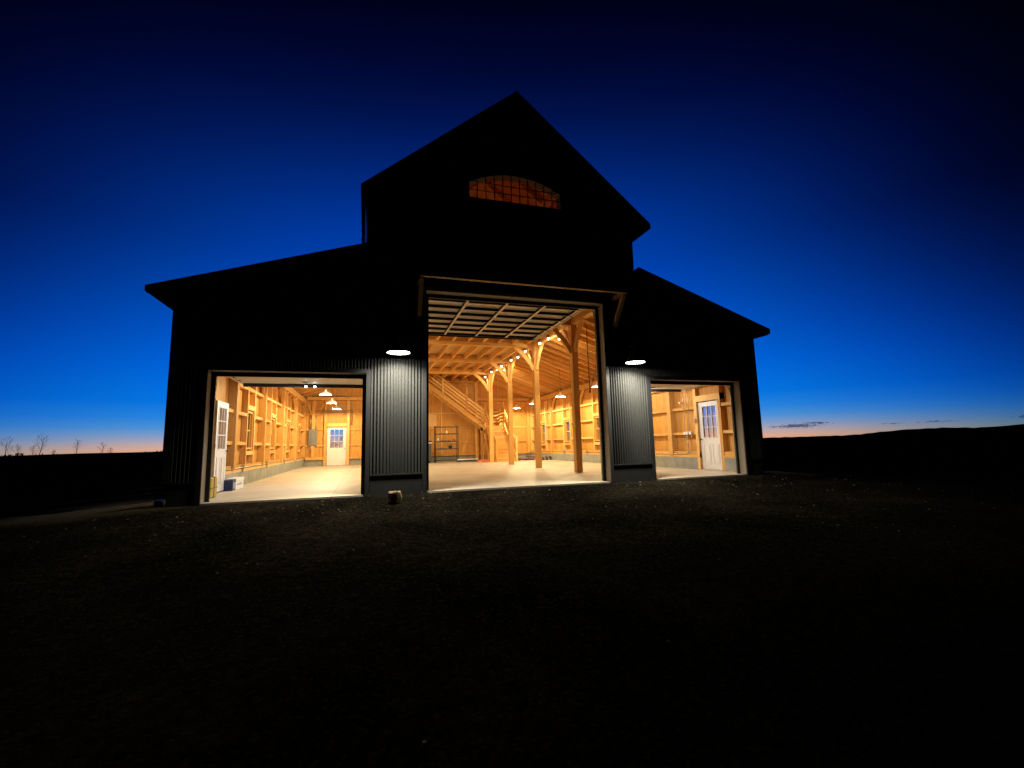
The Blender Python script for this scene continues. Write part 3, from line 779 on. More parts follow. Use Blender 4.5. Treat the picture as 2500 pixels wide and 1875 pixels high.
# ------------------------------------------------------------------ lights
def light(name, kind, loc, power, col, parent=None, size=.3, rot=(0,0,0), spread=None):
    l = bpy.data.lights.new(name, kind); l.energy = power; l.color = col
    if kind == 'AREA': l.shape = 'DISK'; l.size = size; l.spread = R(spread or 180)
    else: l.shadow_soft_size = size
    o = bpy.data.objects.new(name, l); C.objects.link(o); o.location = loc; o.rotation_euler = rot
    if parent: o.parent = parent
    return o
WARM = (1, .82, .44); NEUT = (1, .88, .68); COOL = (.93, .97, 1)
# pendant lamps
def pendant(loc, ztop):
    r = empty('pendant_lamp', loc)
    sh = MB().lathe([(.235,0),(.24,.008),(.225,.03),(.19,.06),(.14,.095),(.085,.12),(.05,.135),(.042,.15),(.042,.205),(.02,.225)], (0,0,0), 28)
    sh.lathe([(.232,.003),(.185,.054),(.135,.088),(.08,.113),(.0,.118)], (0,0,0), 28)
    sh.build('shade', M['shade_white'], r)
    b = MB().lathe([(0,.052),(.026,.058),(.036,.075),(.030,.095),(.018,.11),(0,.113)], (0,0,0), 14); b.build('bulb', M['disc_warm'], r)
    MB().tube([(0,0,.22), (0,0,ztop-loc[2])], .006, 6).build('cord', M['black'], r)
    light('lamp_light', 'POINT', (0,0,.03), PEND*(.72 if loc[0] < 0 else 1), WARM, r, .03)
    return r
PEND = 345
pl = [pendant((8.7, y, 3.12), 4.45) for y in (6.0, 9.7, 13.4, 16.4)]
pl += [pendant((-1.58, y, 3.08), 4.45) for y in (5.9, 9.3, 12.9, 16.4)]
for o, t in zip(pl, ('white pendant lamp in the right wing, nearest the front', 'white pendant lamp in the right wing, between first and second aisle posts',
    'white pendant lamp in the right wing, half hidden behind the second post', 'white pendant lamp in the right wing, farthest back by the back wall',
    'white pendant lamp in the left wing above the parked door, nearest the front', 'largest looking white pendant lamp in the left wing',
    'middle white pendant lamp of the row seen in the left wing', 'smallest looking white pendant lamp in the left wing by the back wall')):
    tag(o, t, 'pendant lamp', 'white pendant lamps hanging in the wings')

# twin spot heads along the right girder
def spot(x, y, z, mat, power, col, dirn=-1, name='spotlight', omni=False):
    r = empty(name, (x, y, z))
    MB().tube([(0,0,.14), (0,0,.06)], .012, 6).build('stem', M['black'], r)
    MB().box(-.05,.05,-.05,.05,.13,.16).build('mounting_plate', M['black'], r)
    MB().tube([(dirn*.02,0,.07), (-dirn*.01,.03,.055), (-dirn*.02,.075,.05)], [.045,.05,.03], 10).build('housing', M['black'], r)
    MB().lathe([(0,-.045),(.03,-.034),(.045,-.006),(.034,.026),(0,.042)], (0,-.012,.012), 14).build('bulb', mat, r)
    if omni: light('spot_glow', 'POINT', (0,-.02,-.06), power, col, r, .05); return r
    l = light('spot_glow', 'SPOT', (0,-.02,-.06), power, col, r, .04)
    l.data.spot_size = R(150); l.data.spot_blend = .7; l.rotation_euler = (R(32), 0, 0)
    return r
SPOT = 62
sp = [(6.36,4.52,4.80),(6.36,5.27,4.78),(6.36,6.16,4.80),(6.92,5.55,4.86),(6.36,7.89,4.84),(6.36,8.89,4.77),(6.36,9.9,4.82),(6.36,11.57,4.83),(6.36,12.3,4.77),(6.36,13.47,4.83),(6.92,12.8,4.86),(6.36,14.85,4.76),
      (.54,4.5,4.8),(.54,8.0,4.8),(.54,11.6,4.8),(-.02,5.5,4.86),(-.02,9.1,4.86),(-.02,12.8,4.86)]  # left girder heads, out of view, added to brighten floor and left ceiling
words = ['first','second','third','beyond the girder, first','fifth','sixth','seventh','eighth','ninth','tenth','beyond the girder, last','last']
for i, (x, y, z) in enumerate(sp):
    side = x > 6.9 or x < 0
    o = spot(x, y, z, M['bulb'], (110 if x < 0 else 55) if side else (330 if x < 1 else SPOT), (1,.80,.50), omni=side)
    if i < 12:
        lab = {3: 'small bright spotlight on the far side of the girder near the first post', 10: 'small bright spotlight on the far side of the girder behind the third post'}.get(i, '%s small bright spotlight from the front along the right aisle girder' % words[i])
        tag(o, lab, 'spotlight', 'spotlights along the right aisle girder')
    else: tag(o, '%s added spotlight, out of view, on the left aisle girder' % ('front','middle','back','wing-facing front','wing-facing middle','wing-facing back')[i-12], 'spotlight', 'added spotlights along the left aisle girder')
def small_spot(x, y, z, power, col, aim, label, group=None):
    o = spot(x, y, z, M['bulb_cool'], power, col); o.scale = (.6, .6, .6)
    for ch in o.children:
        if ch.type == 'LIGHT': ch.rotation_euler = (R(12), R(aim), 0); ch.data.spot_size = R(140)
    return tag(o, label, 'spotlight', group)
small_spot(-1.471, 2.30, 2.515, 60, COOL, 40, 'cool white spotlight under the parked left door, left of the pair', 'cool spotlights under the parked left door')
small_spot(-1.264, 2.30, 2.515, 105, COOL, 30, 'cool white spotlight under the parked left door, right and brighter of the pair', 'cool spotlights under the parked left door')
small_spot(8.25, 2.30, 2.515, 150, (1,.96,.90), -48, 'cool white spotlight under the parked right door')

# wall lamps (gooseneck barn lamps)
def wall_lamp(x, z, rz):
    r = empty('wall_lamp', (x, -.50, z))
    pr = [(.245,0),(.25,.012),(.235,.03),(.19,.075),(.13,.115),(.085,.14),(.06,.17),(.055,.23),(.03,.25)]
    MB().lathe(pr, (0,0,0), 32).build('shade', M['shade_dark'], r)
    MB().lathe([(.238,.004),(.18,.066),(.11,.11),(0,.13)], (0,0,0), 32).build('reflector', M['shade_white'], r)
    MB().lathe([(0,.012),(.218,.012),(.225,.02),(.225,.03),(0,.031)], (0,0,0), 32).build('light_disc', M['disc_cool'], r)
    pts = [(0,0,.24)]
    for i in range(11):
        a = math.pi*i/10; pts.append((0, .11-.11*math.cos(a), .33+.13*math.sin(a)))
    pts += [(0,.235,.25),(0,.32,.16),(0,.40,.10),(0,.49,.09)]
    MB().tube(pts, .014, 10).build('gooseneck', M['shade_dark'], r)
    MB().tube([(0,.455,.09),(0,.49,.09)], .06, 16).build('wall_plate', M['shade_dark'], r)
    light('lamp_light', 'AREA', (0,0,.008), 135, (1,.95,.78), r, .42, spread=144)
    return r
tag(wall_lamp(.608, 2.902, 0), 'black gooseneck barn lamp on the siding between the left and central doors', 'wall lamp', 'gooseneck lamps on the barn front')
tag(wall_lamp(6.26, 2.864, 0), 'black gooseneck barn lamp on the siding between the central and right doors', 'wall lamp', 'gooseneck lamps on the barn front')
# added unseen lamp, standing in for light spilled into the loft
r = empty('loft_fill_light', (3.45, 4.0, 7.0)); tag(r, 'added unseen lamp lighting the loft behind the arched window', 'lamp')
MB().lathe([(.16,0),(.13,.06),(.05,.11),(.02,.14)], (0,0,0), 20).build('shade', M['shade_dark'], r)  # shade and cord of the added unseen lamp
MB().tube([(0,0,.13),(0,0,1.0)], .006, 6).build('cord', M['black'], r)
light('lamp_light', 'POINT', (0,0,-.05), 125, (1,.68,.42), r, .06)

# ------------------------------------------------------------------ things standing in the barn
# electrical panel
r = empty('electrical_panel', (-2.90, YB-.19, 1.14)); tag(r, 'grey metal electrical panel on the back wall left of the white door', 'electrical panel')
MB().box(-.22,.22,0,.12,0,.93).build('cabinet', M['grey_panel'], r, .008); MB().box(-.10,.12,-.022,-.002,.05,.66).build('panel_door', M['grey_panel'], r, .005)
MB().box(.09,.105,-.032,-.023,.33,.41).build('latch', M['black'], r)
for x in (-.13, .14): MB().tube([(x,.06,.93),(x,.06,1.75)], .02, 8).build('conduit', M['steel'], r)
MB().tube([(-.1,.06,0),(-.1,.06,-.35)], .015, 8).build('conduit', M['steel'], r)
# cartons
r = empty('carton', (-3.19, 2.78, 0)); tag(r, 'navy blue carton on the floor by the open white door', 'box', 'cartons on the floor at the left wall')
MB().box(-.105,.10,-.02,.24,.0,.262).build('body', M['navy'], r, .004); MB().box(.101,.103,.02,.20,.05,.20).build('printed_panel', M['print'], r); MB().box(-.02,.0,-.022,.24,.2625,.264).build('tape', M['print'], r)
r = empty('carton', (-3.19, 3.08, 0)); tag(r, 'long white carton with blue print behind the navy carton', 'box', 'cartons on the floor at the left wall')
MB().box(-.13,.09,0,.78,0,.265).build('body', M['carton'], r, .004); MB().box(-.135,.098,-.008,.79,.20,.275).build('lid', M['carton'], r, .003); MB().box(.0905,.0925,.12,.62,.10,.145).build('printed_stripe', M['print'], r)
# yellow case
r = empty('tool_case', (-3.17, 1.12, 0)); tag(r, 'upright yellow case with a dark strap inside the left door jamb', 'case')
MB().box(-.13,.13,-.22,.22,.0,.43).build('body', M['yellow'], r, .03); MB().box(-.133,.133,-.03,.03,.0,.435).build('strap', M['dark_strap'], r, .004)
MB().box(-.134,.134,-.222,.222,.20,.215).build('seam', M['dark_strap'], r); MB().tube([(-.06,0,.43),(-.05,0,.48),(.05,0,.48),(.06,0,.43)], .012, 8).build('handle', M['dark_strap'], r)
# shelving unit
r = empty('shelving_unit', (4.48, 16.95, 0)); tag(r, 'black wire shelving unit with five shelves against the back wall', 'shelf')
SW = .66
for x in (-SW, SW):
    for y in (-.2, .2): MB().tube([(x,y,.0),(x,y,2.12)], .022, 8).build('upright', M['black'], r)
for z in (.16, .80, 1.23, 1.675, 2.08):
    m_ = MB()
    m_.box(-SW,SW,-.21,-.195,z-.05,z).box(-SW,SW,.195,.21,z-.05,z).box(-SW,-SW+.012,-.195,.195,z-.05,z).box(SW-.012,SW,-.195,.195,z-.05,z)
    for i in range(15): y = -.18+i*.0257; m_.box(-SW+.012,SW-.012,y-.003,y+.003,z-.008,z-.002)
    m_.build('shelf', M['black'], r)
def lath(name, lab, cat, x, y, z, prof, mat, n=16, group=None, extra=None):
    r = empty(name, (x, y, z)); tag(r, lab, cat, group)
    MB().lathe(prof, (0,0,0), n).build('body', M[mat], r)
    if extra: extra(r)
    return r
ex = lambda r: MB().lathe([(.018,.20),(.018,.235),(0,.235)], (0,0,0), 10).build('cap', M['black'], r)
lath('bottle', 'white bottle standing at the left end of the middle shelf', 'bottle', 3.98, 16.9, 1.23, [(0,0),(.04,0),(.042,.14),(.018,.17),(.018,.20)], 'white', 14, None, ex)
r = empty('storage_jar', (4.50, 16.93, 1.675)); tag(r, 'small white jar alone on the second shelf from the top', 'jar'); MB().lathe([(0,0),(.045,0),(.05,.05),(.045,.11),(.03,.13)], (0,0,0), 14).build('body', M['white'], r); MB().lathe([(.034,.13),(.034,.155),(0,.155)], (0,0,0), 12).build('lid', M['carton'], r)
r = empty('toolbox', (4.92, 16.93, 1.23)); tag(r, 'small red toolbox at the right end of the middle shelf', 'toolbox'); MB().box(-.10,.10,-.06,.06,0,.06).build('body', M['red'], r, .01); MB().box(-.09,.09,-.055,.055,.062,.085).build('lid', M['black'], r, .008); MB().tube([(-.05,0,.085),(-.04,0,.12),(.04,0,.12),(.05,0,.085)], .007, 6).build('handle', M['black'], r)
for i, (x, w, lab) in enumerate(((4.22,.07,'left'), (4.42,.10,'middle'), (4.64,.08,'right'))):
    r = empty('hand_tool', (x, 16.9, 1.232)); tag(r, '%s one of three dark hand tools lying on the middle shelf' % lab, 'tool', 'dark hand tools on the middle shelf')
    MB().tube([(-w,0,.02),(w*.3,.01,.02)], .017, 8).build('grip', M['black'], r); MB().box(w*.3,w,-.03,.04,.005,.045+.01*i).build('head', M['pvc'], r, .004)
r = empty('watering_can', (4.72, 16.93, .80)); tag(r, 'round black can with a spout on the second lowest shelf', 'can')
MB().lathe([(0,0),(.09,.005),(.115,.06),(.11,.13),(.06,.18),(.03,.19)], (0,0,0), 18).build('body', M['black'], r); MB().tube([(.02,0,.18),(.05,0,.25),(.02,0,.29)], [.03,.018,.022], 8).build('spout', M['black'], r)
MB().tube([(-.09,0,.06),(-.15,0,.13),(-.08,0,.18)], .01, 6).build('handle', M['black'], r)
r = MB()
for i in range(9):
    a = i*.7; r.prism([(4.05+i*.055,16.82,.802),(4.13+i*.055,16.84,.802),(4.13+i*.055,16.84,.83+.022*math.sin(a)),(4.05+i*.055,16.82,.83+.022*math.sin(a+.7))], (0,.2,0))
o = r.build('folded_rag', M['blue_cloth']); tag(o, 'crumpled blue-grey cloth on the second lowest shelf', 'cloth')
# cabinet
r = empty('workbench', (3.02, 17.0, 0)); tag(r, 'slate grey workbench cabinet with a pale top beside the shelving unit', 'workbench')
MB().box(-.62,.55,-.3,.3,.12,1.12).build('cabinet', M['blue_grey'], r, .01); MB().box(-.66,.60,-.33,.33,1.122,1.17).build('worktop', M['carton'], r, .006); MB().box(-.64,.58,-.32,.32,1.171,1.27).build('tray', M['black'], r, .01)
for x in (-.5,.45):
    for y in (-.22,.22): MB().box(x-.04,x+.04,y-.04,y+.04,0,.12).build('foot', M['black'], r)
for i in range(3): MB().box(-.56,.49,-.322,-.302,.2+i*.3,.46+i*.3).build('drawer', M['blue_grey'], r, .006)
# long pale boards and orange tarp
for i in range(3):
    o = MB().box(5.2-i*.06, 6.35-i*.03, 16.55+i*.01, 16.95-i*.02, .01+i*.055, .06+i*.055).build('plank', M['carton'] if i == 2 else M['blue_grey'], None, .004)
    tag(o, ['bottom plank of the low stack on the floor beside the stairs', 'middle plank of the low stack on the floor beside the stairs', 'pale top plank of the low stack on the floor beside the stairs'][i], 'plank', 'low stack of planks by the stairs')
mb = MB(); nx, ny = 22, 14; grid = []
for j in range(ny+1):
    for i in range(nx+1):
        u, v = i/nx*2-1, j/ny*2-1; q = max(0, 1-(abs(u)**2.5+abs(v)**2.5))
        grid.append((6.42+u*.42, 15.7+v*.4, .003+ .17*q**.5*(.65+.35*math.sin(u*9+v*3)*math.cos(v*7-u*4))))
mb.v = grid
for j in range(ny):
    for i in range(nx):
        a = j*(nx+1)+i; mb.f.append((a, a+1, a+nx+2, a+nx+1)); mb.sm.append(False)
o = mb.build('tarp', M['orange']); tag(o, 'crumpled orange tarp heaped on the floor beside the stairs', 'tarp')
# boards leaning under the stairs
for i, (xb, xt, zt, yy, lab) in enumerate(((6.62,6.66,1.80,17.3,'left upright board leaning under the stairs'), (6.98,6.80,1.62,16.9,'broad board leaning under the stair landing'), (6.60,6.80,1.25,16.8,'short board leaning crosswise under the stairs'), (6.40,6.42,1.95,17.6,'tall thin board leaning at the back under the stairs'))):
    mb = MB(); mb.bar((xb, yy-.25, .03), (xt, yy, zt), .05 if i != 1 else .12, .03, (0,1,0)); o = mb.build('board', M['timber_z']); tag(o, lab, 'board', 'boards leaning under the stairs')
# pipes
pid = 0
for row, n in ((0, 7), (1, 6)):
    for i in range(n):
        x = 9.56+i*.125+row*.0625; z = .062+row*.108
        mb = MB(); mb.lathe([(.06,0),(.06,2.6)], (0,0,0), 16, True); mb.lathe([(.05,2.6),(.05,0),(.06,0)], (0,0,0), 16, True)
        o = mb.build('pipe', M['pvc'] if (i+row) % 2 else M['steel']); o.rotation_euler = (R(-90),0,0); o.location = (x-.02, 14.7+.06*((i*7+row*3) % 5)/5, z)
        side = ['leftmost','second','third','fourth','fifth','sixth','seventh'][i]
        tag(o, '%s pipe from the left in the %s row of the stack by the right wall' % (side, 'lower' if row == 0 else 'upper'), 'pipe', 'pipes stacked on the floor by the right wall')
for i, (x, y, a) in enumerate(((8.62,15.6,8), (8.85,15.3,-4), (9.08,15.5,3), (9.28,15.25,0))):
    mb = MB(); mb.lathe([(.06,0),(.06,2.2)], (0,0,0), 16); mb.lathe([(.05,2.2),(.05,0),(.06,0)], (0,0,0), 16)
    o = mb.build('pipe', M['pvc']); o.rotation_euler = (R(-90),0,R(a)); o.location = (x, y, .062)
    tag(o, '%s loose pipe lying between the stairs and the pipe stack' % ['leftmost','second','third','rightmost'][i], 'pipe', 'loose pipes on the floor')
# hanging rope
mb = MB(); pts = [(7.29,4.0,5.0),(7.292,4.0,4.2),(7.30,4.0,3.2),(7.303,4.0,2.78),(7.315,4.0,2.70)]
mb.tube(pts, .016, 8); mb.tube([(7.315,4.0,2.70),(7.40,4.0,2.95),(7.62,4.0,3.65),(7.80,4.0,4.3),(7.9,4.0,4.75)], .009, 6)
mb.lathe([(0,-.06),(.03,-.04),(.03,.02),(0,.05)], (7.31,4.0,2.70), 10)
o = mb.build('hanging_rope', M['rope']); tag(o, 'dark red rope hanging in a long loop from the right wing rafters', 'rope')
# rock at the front
mb = MB(); n = 7; base = []
pr = [(0,1.0,0),(.09,1.04,.02),(.175,1.0,.0),(.205,.86,.01)]
ang = [math.radians(a) for a in (8, 62, 118, 172, 228, 285, 330)]
rad = [.125,.098,.105,.125,.105,.11,.118]
for (z, k, j) in pr:
    for a, q in zip(ang, rad): base.append((q*k*math.cos(a)*1.0+j, q*k*math.sin(a), z + (.02*math.sin(3*a) if z > .2 else 0)))
mb.v = base
for l in range(3):
    for k in range(n): a = l*n+k; b = l*n+(k+1) % n; mb.f.append((a,b,b+n,a+n)); mb.sm.append(False)
mb.f.append(tuple(3*n+k for k in range(n))); mb.sm.append(False)
o = mb.build('stone_block', M['stone'], None, .008, (.52, -1.02, -.075)); tag(o, 'pale flat-topped stone block on the gravel before the left pier', 'stone')
# low kerb stones at the left corner
mb = MB(); mb.tube([(-3.68,.25,.03),(-3.68,.10,.03)], [.06,.05], 12); o = mb.build('bucket', M['knob']); tag(o, 'small dark red bucket lying by the left corner of the barn', 'bucket')

# ------------------------------------------------------------------ ground
def hash2(x, y): return math.sin(x*1.7+math.sin(y*2.3)*1.3)*math.cos(y*1.9+math.sin(x*.9))
def gz(x, y):
    dx = max(XL-x, 0, x-XR); dy = max(-y, 0, y-YB); D = math.hypot(dx, dy)
    z = -.035 - .052*min(D, 10.5)*min(1, D/1.2)
    if D > .15: z += .012*hash2(x*2.1, y*2.1)*min(1, D) + .03*hash2(x*.31, y*.31)*min(1, D/4)
    return z
def axis(lo, hi, fine0, fine1, st):
    v = []; t = fine0
    while t <= fine1: v.append(t); t += st
    g = st; t = fine0
    while t > lo: g *= 1.35; t -= g; v.append(t)
    g = st; t = v[int((fine1-fine0)/st)]
    while t < hi: g *= 1.35; t += g; v.append(t)
    return sorted(v)
gx = axis(-4000, 4000, -14, 22, .22); gy = axis(-400, 5000, -11, 6, .22)
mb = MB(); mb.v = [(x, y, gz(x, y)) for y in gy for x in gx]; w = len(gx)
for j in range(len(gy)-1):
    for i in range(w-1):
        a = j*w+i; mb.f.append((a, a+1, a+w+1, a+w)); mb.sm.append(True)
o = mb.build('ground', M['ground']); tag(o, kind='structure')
# loose pebbles: too many to count
mb = MB(); rnd = random.Random(3)
for i in range(420):
    x = rnd.uniform(-9, 16); y = -abs(rnd.gauss(0, 3.6))-.15
    if y < -9.4: continue
    s = rnd.uniform(.006, .02)*(1.6 if rnd.random() < .06 else 1); z = gz(x, y)+s*.25; a0 = rnd.random()*6
    n0 = len(mb.v); k = 5
    mb.v += [(x+s*math.cos(a0+t*6.283/k)*rnd.uniform(.8,1.3), y+s*math.sin(a0+t*6.283/k), z-s*.4) for t in range(k)]
    mb.v += [(x+.6*s*math.cos(a0+.4+t*6.283/k), y+.6*s*math.sin(a0+.4+t*6.283/k), z+s*.5) for t in range(k)]
    for t in range(k): u = (t+1) % k; mb.f.append((n0+t, n0+u, n0+k+u, n0+k+t)); mb.sm.append(False)
    mb.f.append(tuple(n0+k+t for t in range(k))); mb.sm.append(False)
o = mb.build('pebbles', plain('pebble_stone', (.16,.14,.115), .8, 0, .1, .6, 30)); tag(o, kind='stuff')

# ------------------------------------------------------------------ far land
def polar(az, el, d): return (math.sin(R(az))*d, -10.17+math.cos(R(az))*d, .96+math.tan(R(el))*d)
mb = MB(); prof = [(40,-.05),(44,.0),(46,.02),(49.6,.03),(51.4,.05),(53.1,.05),(54.5,.13),(56.1,.31),(58.2,.47),(60.5,.52),(62.8,.44),(64.3,.50),(65.5,.62),(68,.8),(72,.9),(78,.6),(84,.1)]
def pe(az):
    for (a, e), (b, f) in zip(prof, prof[1:]):
        if a <= az <= b: t = (az-a)/(b-a); t = t*t*(3-2*t); return e+(f-e)*t
    return 0
rows = []
for k, (d, q) in enumerate(((700, -.6), (900, .0), (1200, .75), (1500, 1.0), (1900, .6), (2400, -.4))):
    row = []
    for i in range(89):
        az = 40+i*.5; x, y, z = polar(az, 0, d); e = pe(az)
        h = math.tan(R(e))*1500; zz = -1.0+(h+1.96)*max(0, q) if q > 0 else -3
        row.append((x, y, zz + (.8*math.sin(az*5)*math.sin(az*13) if k == 3 else 0)))
    rows.append(row)
mb.v = [p for r_ in rows for p in r_]
for j in range(len(rows)-1):
    for i in range(88): a = j*89+i; mb.f.append((a, a+1, a+90, a+89)); mb.sm.append(True)
o = mb.build('hills', M['hill']); tag(o, kind='structure')
# a low rise on the left
mb = MB(); rows = []
for k, (d, q) in enumerate(((500, 0), (700, .8), (800, 1.0), (950, .5), (1200, 0))):
    rows.append([(*polar(-45+i*.5, 0, d)[:2], -1.2+q*(2.16+math.tan(R(.04+.10*math.exp(-((-45+i*.5+25)/4.5)**2)+.12*math.exp(-((-45+i*.5+18)/3)**2)))*800)) for i in range(161)])
mb.v = [p for r_ in rows for p in r_]
for j in range(len(rows)-1):
    for i in range(160): a = j*161+i; mb.f.append((a, a+1, a+162, a+161)); mb.sm.append(True)
o = mb.build('far_field', M['hill']); tag(o, kind='structure')
# scrub along the horizon: one mass
mb = MB(); rnd = random.Random(11)
for i in range(420):
    az = rnd.uniform(-36, 34); d = rnd.uniform(180, 330)
    if 34 > az > -19 and rnd.random() < .35: continue
    x, y, _ = polar(az, 0, d); hh = 1.56+rnd.uniform(.1, .9)*(1.35 if -30.5 < az < -26.5 or az > -21 else .6); ww = rnd.uniform(1.5, 5)
    for t in range(60):
        u, v = rnd.gauss(0, .42), rnd.random(); px = x+u*ww; pz = -.7+v*hh*(1-min(.8, abs(u)*.8)); s = rnd.uniform(.12, .35)
        py = y+rnd.gauss(0, .4)*ww
        a = rnd.random()*3.14; dx, dy = s*math.cos(a), s*math.sin(a)
        mb.face([(px-dx, py-dy, pz-s), (px+dx, py+dy, pz-s*.6), (px+dx*.3, py+dy*.3, pz+s)])
o = mb.build('scrub', M['leaf']); tag(o, kind='stuff')

# bare trees
def tree(az, eltop, d, label, lean=0, seed=0, spread=.5):
    rnd = random.Random(seed); x, y, _ = polar(az, 0, d); H = .96+math.tan(R(eltop))*d+.7
    r = empty('bare_tree', (x, y, -.7)); tag(r, label, 'tree', 'bare trees on the horizon')
    tr = MB(); top = Vector((lean*H, 0, H*.62)); pts = [Vector((0,0,0)), Vector((lean*H*.3,.05,H*.3)), top, Vector((lean*H*1.3,0,H*.97))]
    tr.tube(pts, [.11*H/6, .08*H/6, .05*H/6, .012], 7); tr.build('trunk', M['bark'], r)
    cr = MB()
    def branch(p, dr, L, rad, lev):
        q = p+dr*L*.55+Vector((rnd.gauss(0,.05), rnd.gauss(0,.05), 0))*L; e = q+(dr+Vector((0,0,.25))).normalized()*L*.45
        cr.tube([p, q, e], [rad, rad*.7, rad*.25], 4, False)
        if lev == 0:
            for _ in range(1):
                c = e+Vector((rnd.gauss(0,.12), rnd.gauss(0,.12), rnd.gauss(0,.12)))*L*1.1; s = .05
                cr.face([c+Vector((-s,0,-s)), c+Vector((s,0,0)), c+Vector((0,s*.5,s))])
            return
        for k in range(3):
            t = .35+.28*k; b = p.lerp(q, min(1, t*1.5)) if t < .6 else q.lerp(e, (t-.6)/.4)
            nd = (dr+Vector((rnd.gauss(0,.5), rnd.gauss(0,.5), rnd.gauss(.15,.3)))).normalized(); branch(b, nd, L*.55, rad*.5, lev-1)
    for k in range(11):
        t = .40+.055*k; p = Vector((lean*H*t*1.3, 0, H*t)); a = rnd.random()*6.28
        branch(p, Vector((math.cos(a)*spread, math.sin(a)*spread, .8)).normalized(), H*(.30-.014*k), .018*H/6, 2)
    cr.build('crown', M['bark'], r)
tree(-30.1, 1.40, 130, 'leaning bare tree at the far left edge of the horizon', .03, 1, .8)
tree(-29.35, .80, 150, 'short thin bare tree right of the leftmost horizon tree', .0, 2)
tree(-28.15, 1.60, 120, 'tallest bare tree on the left horizon', .09, 3, .5)
tree(-28.45, .75, 140, 'small bare tree touching the tallest horizon tree', -.03, 4)
tree(-25.75, 1.15, 140, 'slender upright bare tree in the middle of the left horizon', .02, 5, .35)
tree(-24.1, .90, 150, 'bare tree with a windswept top nearer the barn', .08, 6, .6)
tree(-23.5, .45, 150, 'tiny bare tree just left of the barn wing', .05, 7)
tree(-27.15, .35, 150, 'smallest bare sapling between the tall horizon trees', .0, 8)
tree(-3.9, .75, 110, 'bare tree seen at the left of the back door glass', .03, 9, .9)
tree(-3.45, .6, 120, 'low bare tree seen in the middle of the back door glass', -.02, 10, .9)
tree(-3.0, 1.15, 100, 'taller bare tree seen at the right of the back door glass', .02, 12, .9)
tree(24.4, .9, 110, 'bare tree seen through the middle right wing window', .0, 13, .9)
tree(21.9, .9, 120, 'bare tree seen through the farthest right wing window', .0, 14, .9)

# ------------------------------------------------------------------ sky (dusk: the sun has set behind the barn)
wd = bpy.data.worlds.new('World'); sc.world = wd; wd.use_nodes = True; nt = wd.node_tree
bg = nt.nodes['Background']
tc = N(nt, 'ShaderNodeTexCoord'); nrm = N(nt, 'ShaderNodeVectorMath', operation='NORMALIZE'); nt.links.new(tc.outputs['Generated'], nrm.inputs[0])
sep = N(nt, 'ShaderNodeSeparateXYZ'); nt.links.new(nrm.outputs[0], sep.inputs[0])
el = math_(nt, 'MULTIPLY', math_(nt, 'ARCSINE', sep.outputs[2]), 57.29578)
sun_az, sun_el = R(13), R(5)
dt = N(nt, 'ShaderNodeVectorMath', operation='DOT_PRODUCT'); nt.links.new(nrm.outputs[0], dt.inputs[0])
dt.inputs[1].default_value = (math.sin(sun_az)*math.cos(sun_el), math.cos(sun_az)*math.cos(sun_el), math.sin(sun_el))
dang = math_(nt, 'MULTIPLY', math_(nt, 'ARCCOSINE', dt.outputs['Value']), 57.29578)
q4 = math_(nt, 'POWER', math_(nt, 'DIVIDE', dang, 39.5), 4.0)
w_ = math_(nt, 'MULTIPLY_ADD', math_(nt, 'DIVIDE', el, 22.0, clamp=True), .72, .22)
fall = math_(nt, 'EXPONENT', math_(nt, 'MULTIPLY', math_(nt, 'MULTIPLY', q4, w_), -1.0))
S = lambda e: max(0, e)/90
stops = [(0, (.84,.43,.27)), (.4, (.76,.44,.33)), (.85, (.56,.43,.45)), (1.5, (.28,.39,.62)), (2.4, (.09,.33,.78)), (3.4, (.025,.27,.86)), (5.0, (.002,.21,.90)), (8.5, (0,.155,.86)),
         (12, (0,.115,.74)), (16, (0,.085,.60)), (21, (0,.058,.47)), (27, (0,.038,.34)), (32, (0,.022,.22)), (37, (0,.010,.12)), (42, (0,.004,.06)), (48, (0,.0012,.022)), (90, (0,.0002,.003))]
rp = ramp(nt, math_(nt, 'DIVIDE', el, 90.0, clamp=True), [(S(e), c) for e, c in stops])
# thin dusk clouds low in the north-east
az = math_(nt, 'MULTIPLY', math_(nt, 'ARCTAN2', sep.outputs[0], sep.outputs[1]), 57.29578)
cv = N(nt, 'ShaderNodeCombineXYZ'); nt.links.new(math_(nt, 'MULTIPLY', az, 1.5), cv.inputs[0]); nt.links.new(math_(nt, 'MULTIPLY', el, 7.0), cv.inputs[1])
cn_ = noise(nt, cv.outputs[0], 1.5, 7, .68)
mask = None
for (a0, wa, e0, we, amp) in ((49.2, 2.6, 1.17, .30, 1.0), (50.8, 2.0, 1.40, .16, .9), (47.0, .9, 1.12, .14, .8), (57.0, 1.3, 1.06, .10, .75), (60.0, 1.6, 1.10, .10, .85), (65.6, 1.2, 1.24, .13, .8), (43, 2.5, 1.1, .3, .9)):
    u = math_(nt, 'POWER', math_(nt, 'ABSOLUTE', math_(nt, 'DIVIDE', math_(nt, 'SUBTRACT', az, a0), wa)), 2.0)
    v = math_(nt, 'POWER', math_(nt, 'ABSOLUTE', math_(nt, 'DIVIDE', math_(nt, 'SUBTRACT', el, e0), we)), 2.0)
    mm = math_(nt, 'MULTIPLY', math_(nt, 'EXPONENT', math_(nt, 'MULTIPLY', math_(nt, 'ADD', u, v), -1.0)), amp)
    mask = mm if mask is None else math_(nt, 'MAXIMUM', mask, mm)
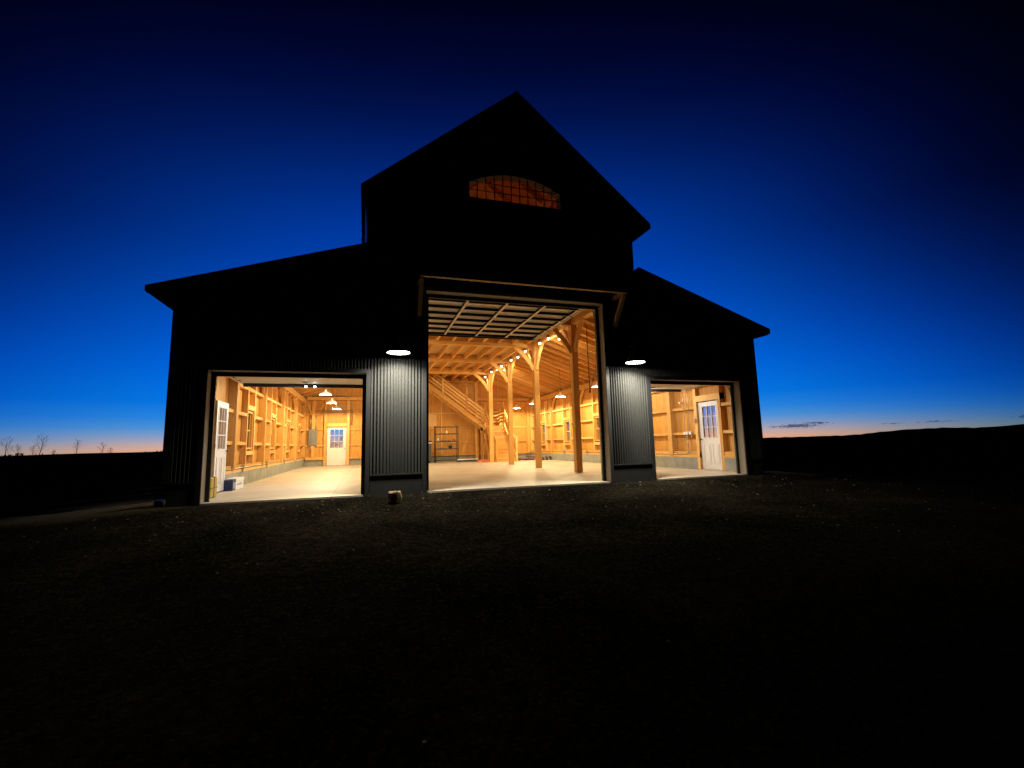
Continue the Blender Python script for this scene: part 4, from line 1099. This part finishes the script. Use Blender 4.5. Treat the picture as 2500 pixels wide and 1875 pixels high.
cf = math_(nt, 'MULTIPLY', math_(nt, 'SUBTRACT', math_(nt, 'MULTIPLY_ADD', cn_, 3.2, mask), 2.22), 5.0, clamp=True)
col = mixc(nt, math_(nt, 'MULTIPLY', cf, .92), rp.outputs[0], (.06,.075,.17))
gn = noise(nt, nrm.outputs[0], 3.0, 3)
tf = math_(nt, 'DIVIDE', math_(nt, 'SUBTRACT', dang, 36.0), 16.0, clamp=True)
vt = mixc(nt, tf, (1,1,1), (.36,.85,1.25))
col = mixc(nt, 1.0, col, vt, 'MULTIPLY')
vm = N(nt, 'ShaderNodeVectorMath', operation='SCALE'); nt.links.new(col, vm.inputs[0]); nt.links.new(fall, vm.inputs['Scale'])
add = N(nt, 'ShaderNodeVectorMath', operation='ADD'); nt.links.new(vm.outputs[0], add.inputs[0]); add.inputs[1].default_value = (.0001,.0002,.0012)
nt.links.new(add.outputs[0], bg.inputs['Color']); bg.inputs['Strength'].default_value = 1.0

# ------------------------------------------------------------------ camera
cam = bpy.data.cameras.new('Camera'); co = bpy.data.objects.new('Camera', cam); C.objects.link(co)
cam.sensor_width = 36; cam.lens = 16.1465; cam.clip_end = 9000; cam.clip_start = .05
yaw, pit, rol = .307709, .130183, -.024905
fw_ = Vector((math.sin(yaw)*math.cos(pit), math.cos(yaw)*math.cos(pit), math.sin(pit))); r0 = Vector((math.cos(yaw), -math.sin(yaw), 0)); u0 = r0.cross(fw_)
r2 = r0*math.cos(rol)+u0*math.sin(rol); u2 = -r0*math.sin(rol)+u0*math.cos(rol)
m = Matrix((r2, u2, -fw_)).transposed().to_4x4(); m.translation = Vector((0, -10.1685, .96)); co.matrix_world = m
sc.camera = co

sc.view_settings.view_transform = 'Standard'; sc.view_settings.look = 'None'; sc.view_settings.exposure = 0; sc.view_settings.gamma = 1
sc.render.engine = 'CYCLES'
cy = sc.cycles; cy.use_denoising = True; cy.max_bounces = 8; cy.diffuse_bounces = 5; cy.glossy_bounces = 3; cy.transparent_max_bounces = 12
cy.sample_clamp_indirect = 6; cy.caustics_reflective = False; cy.caustics_refractive = False
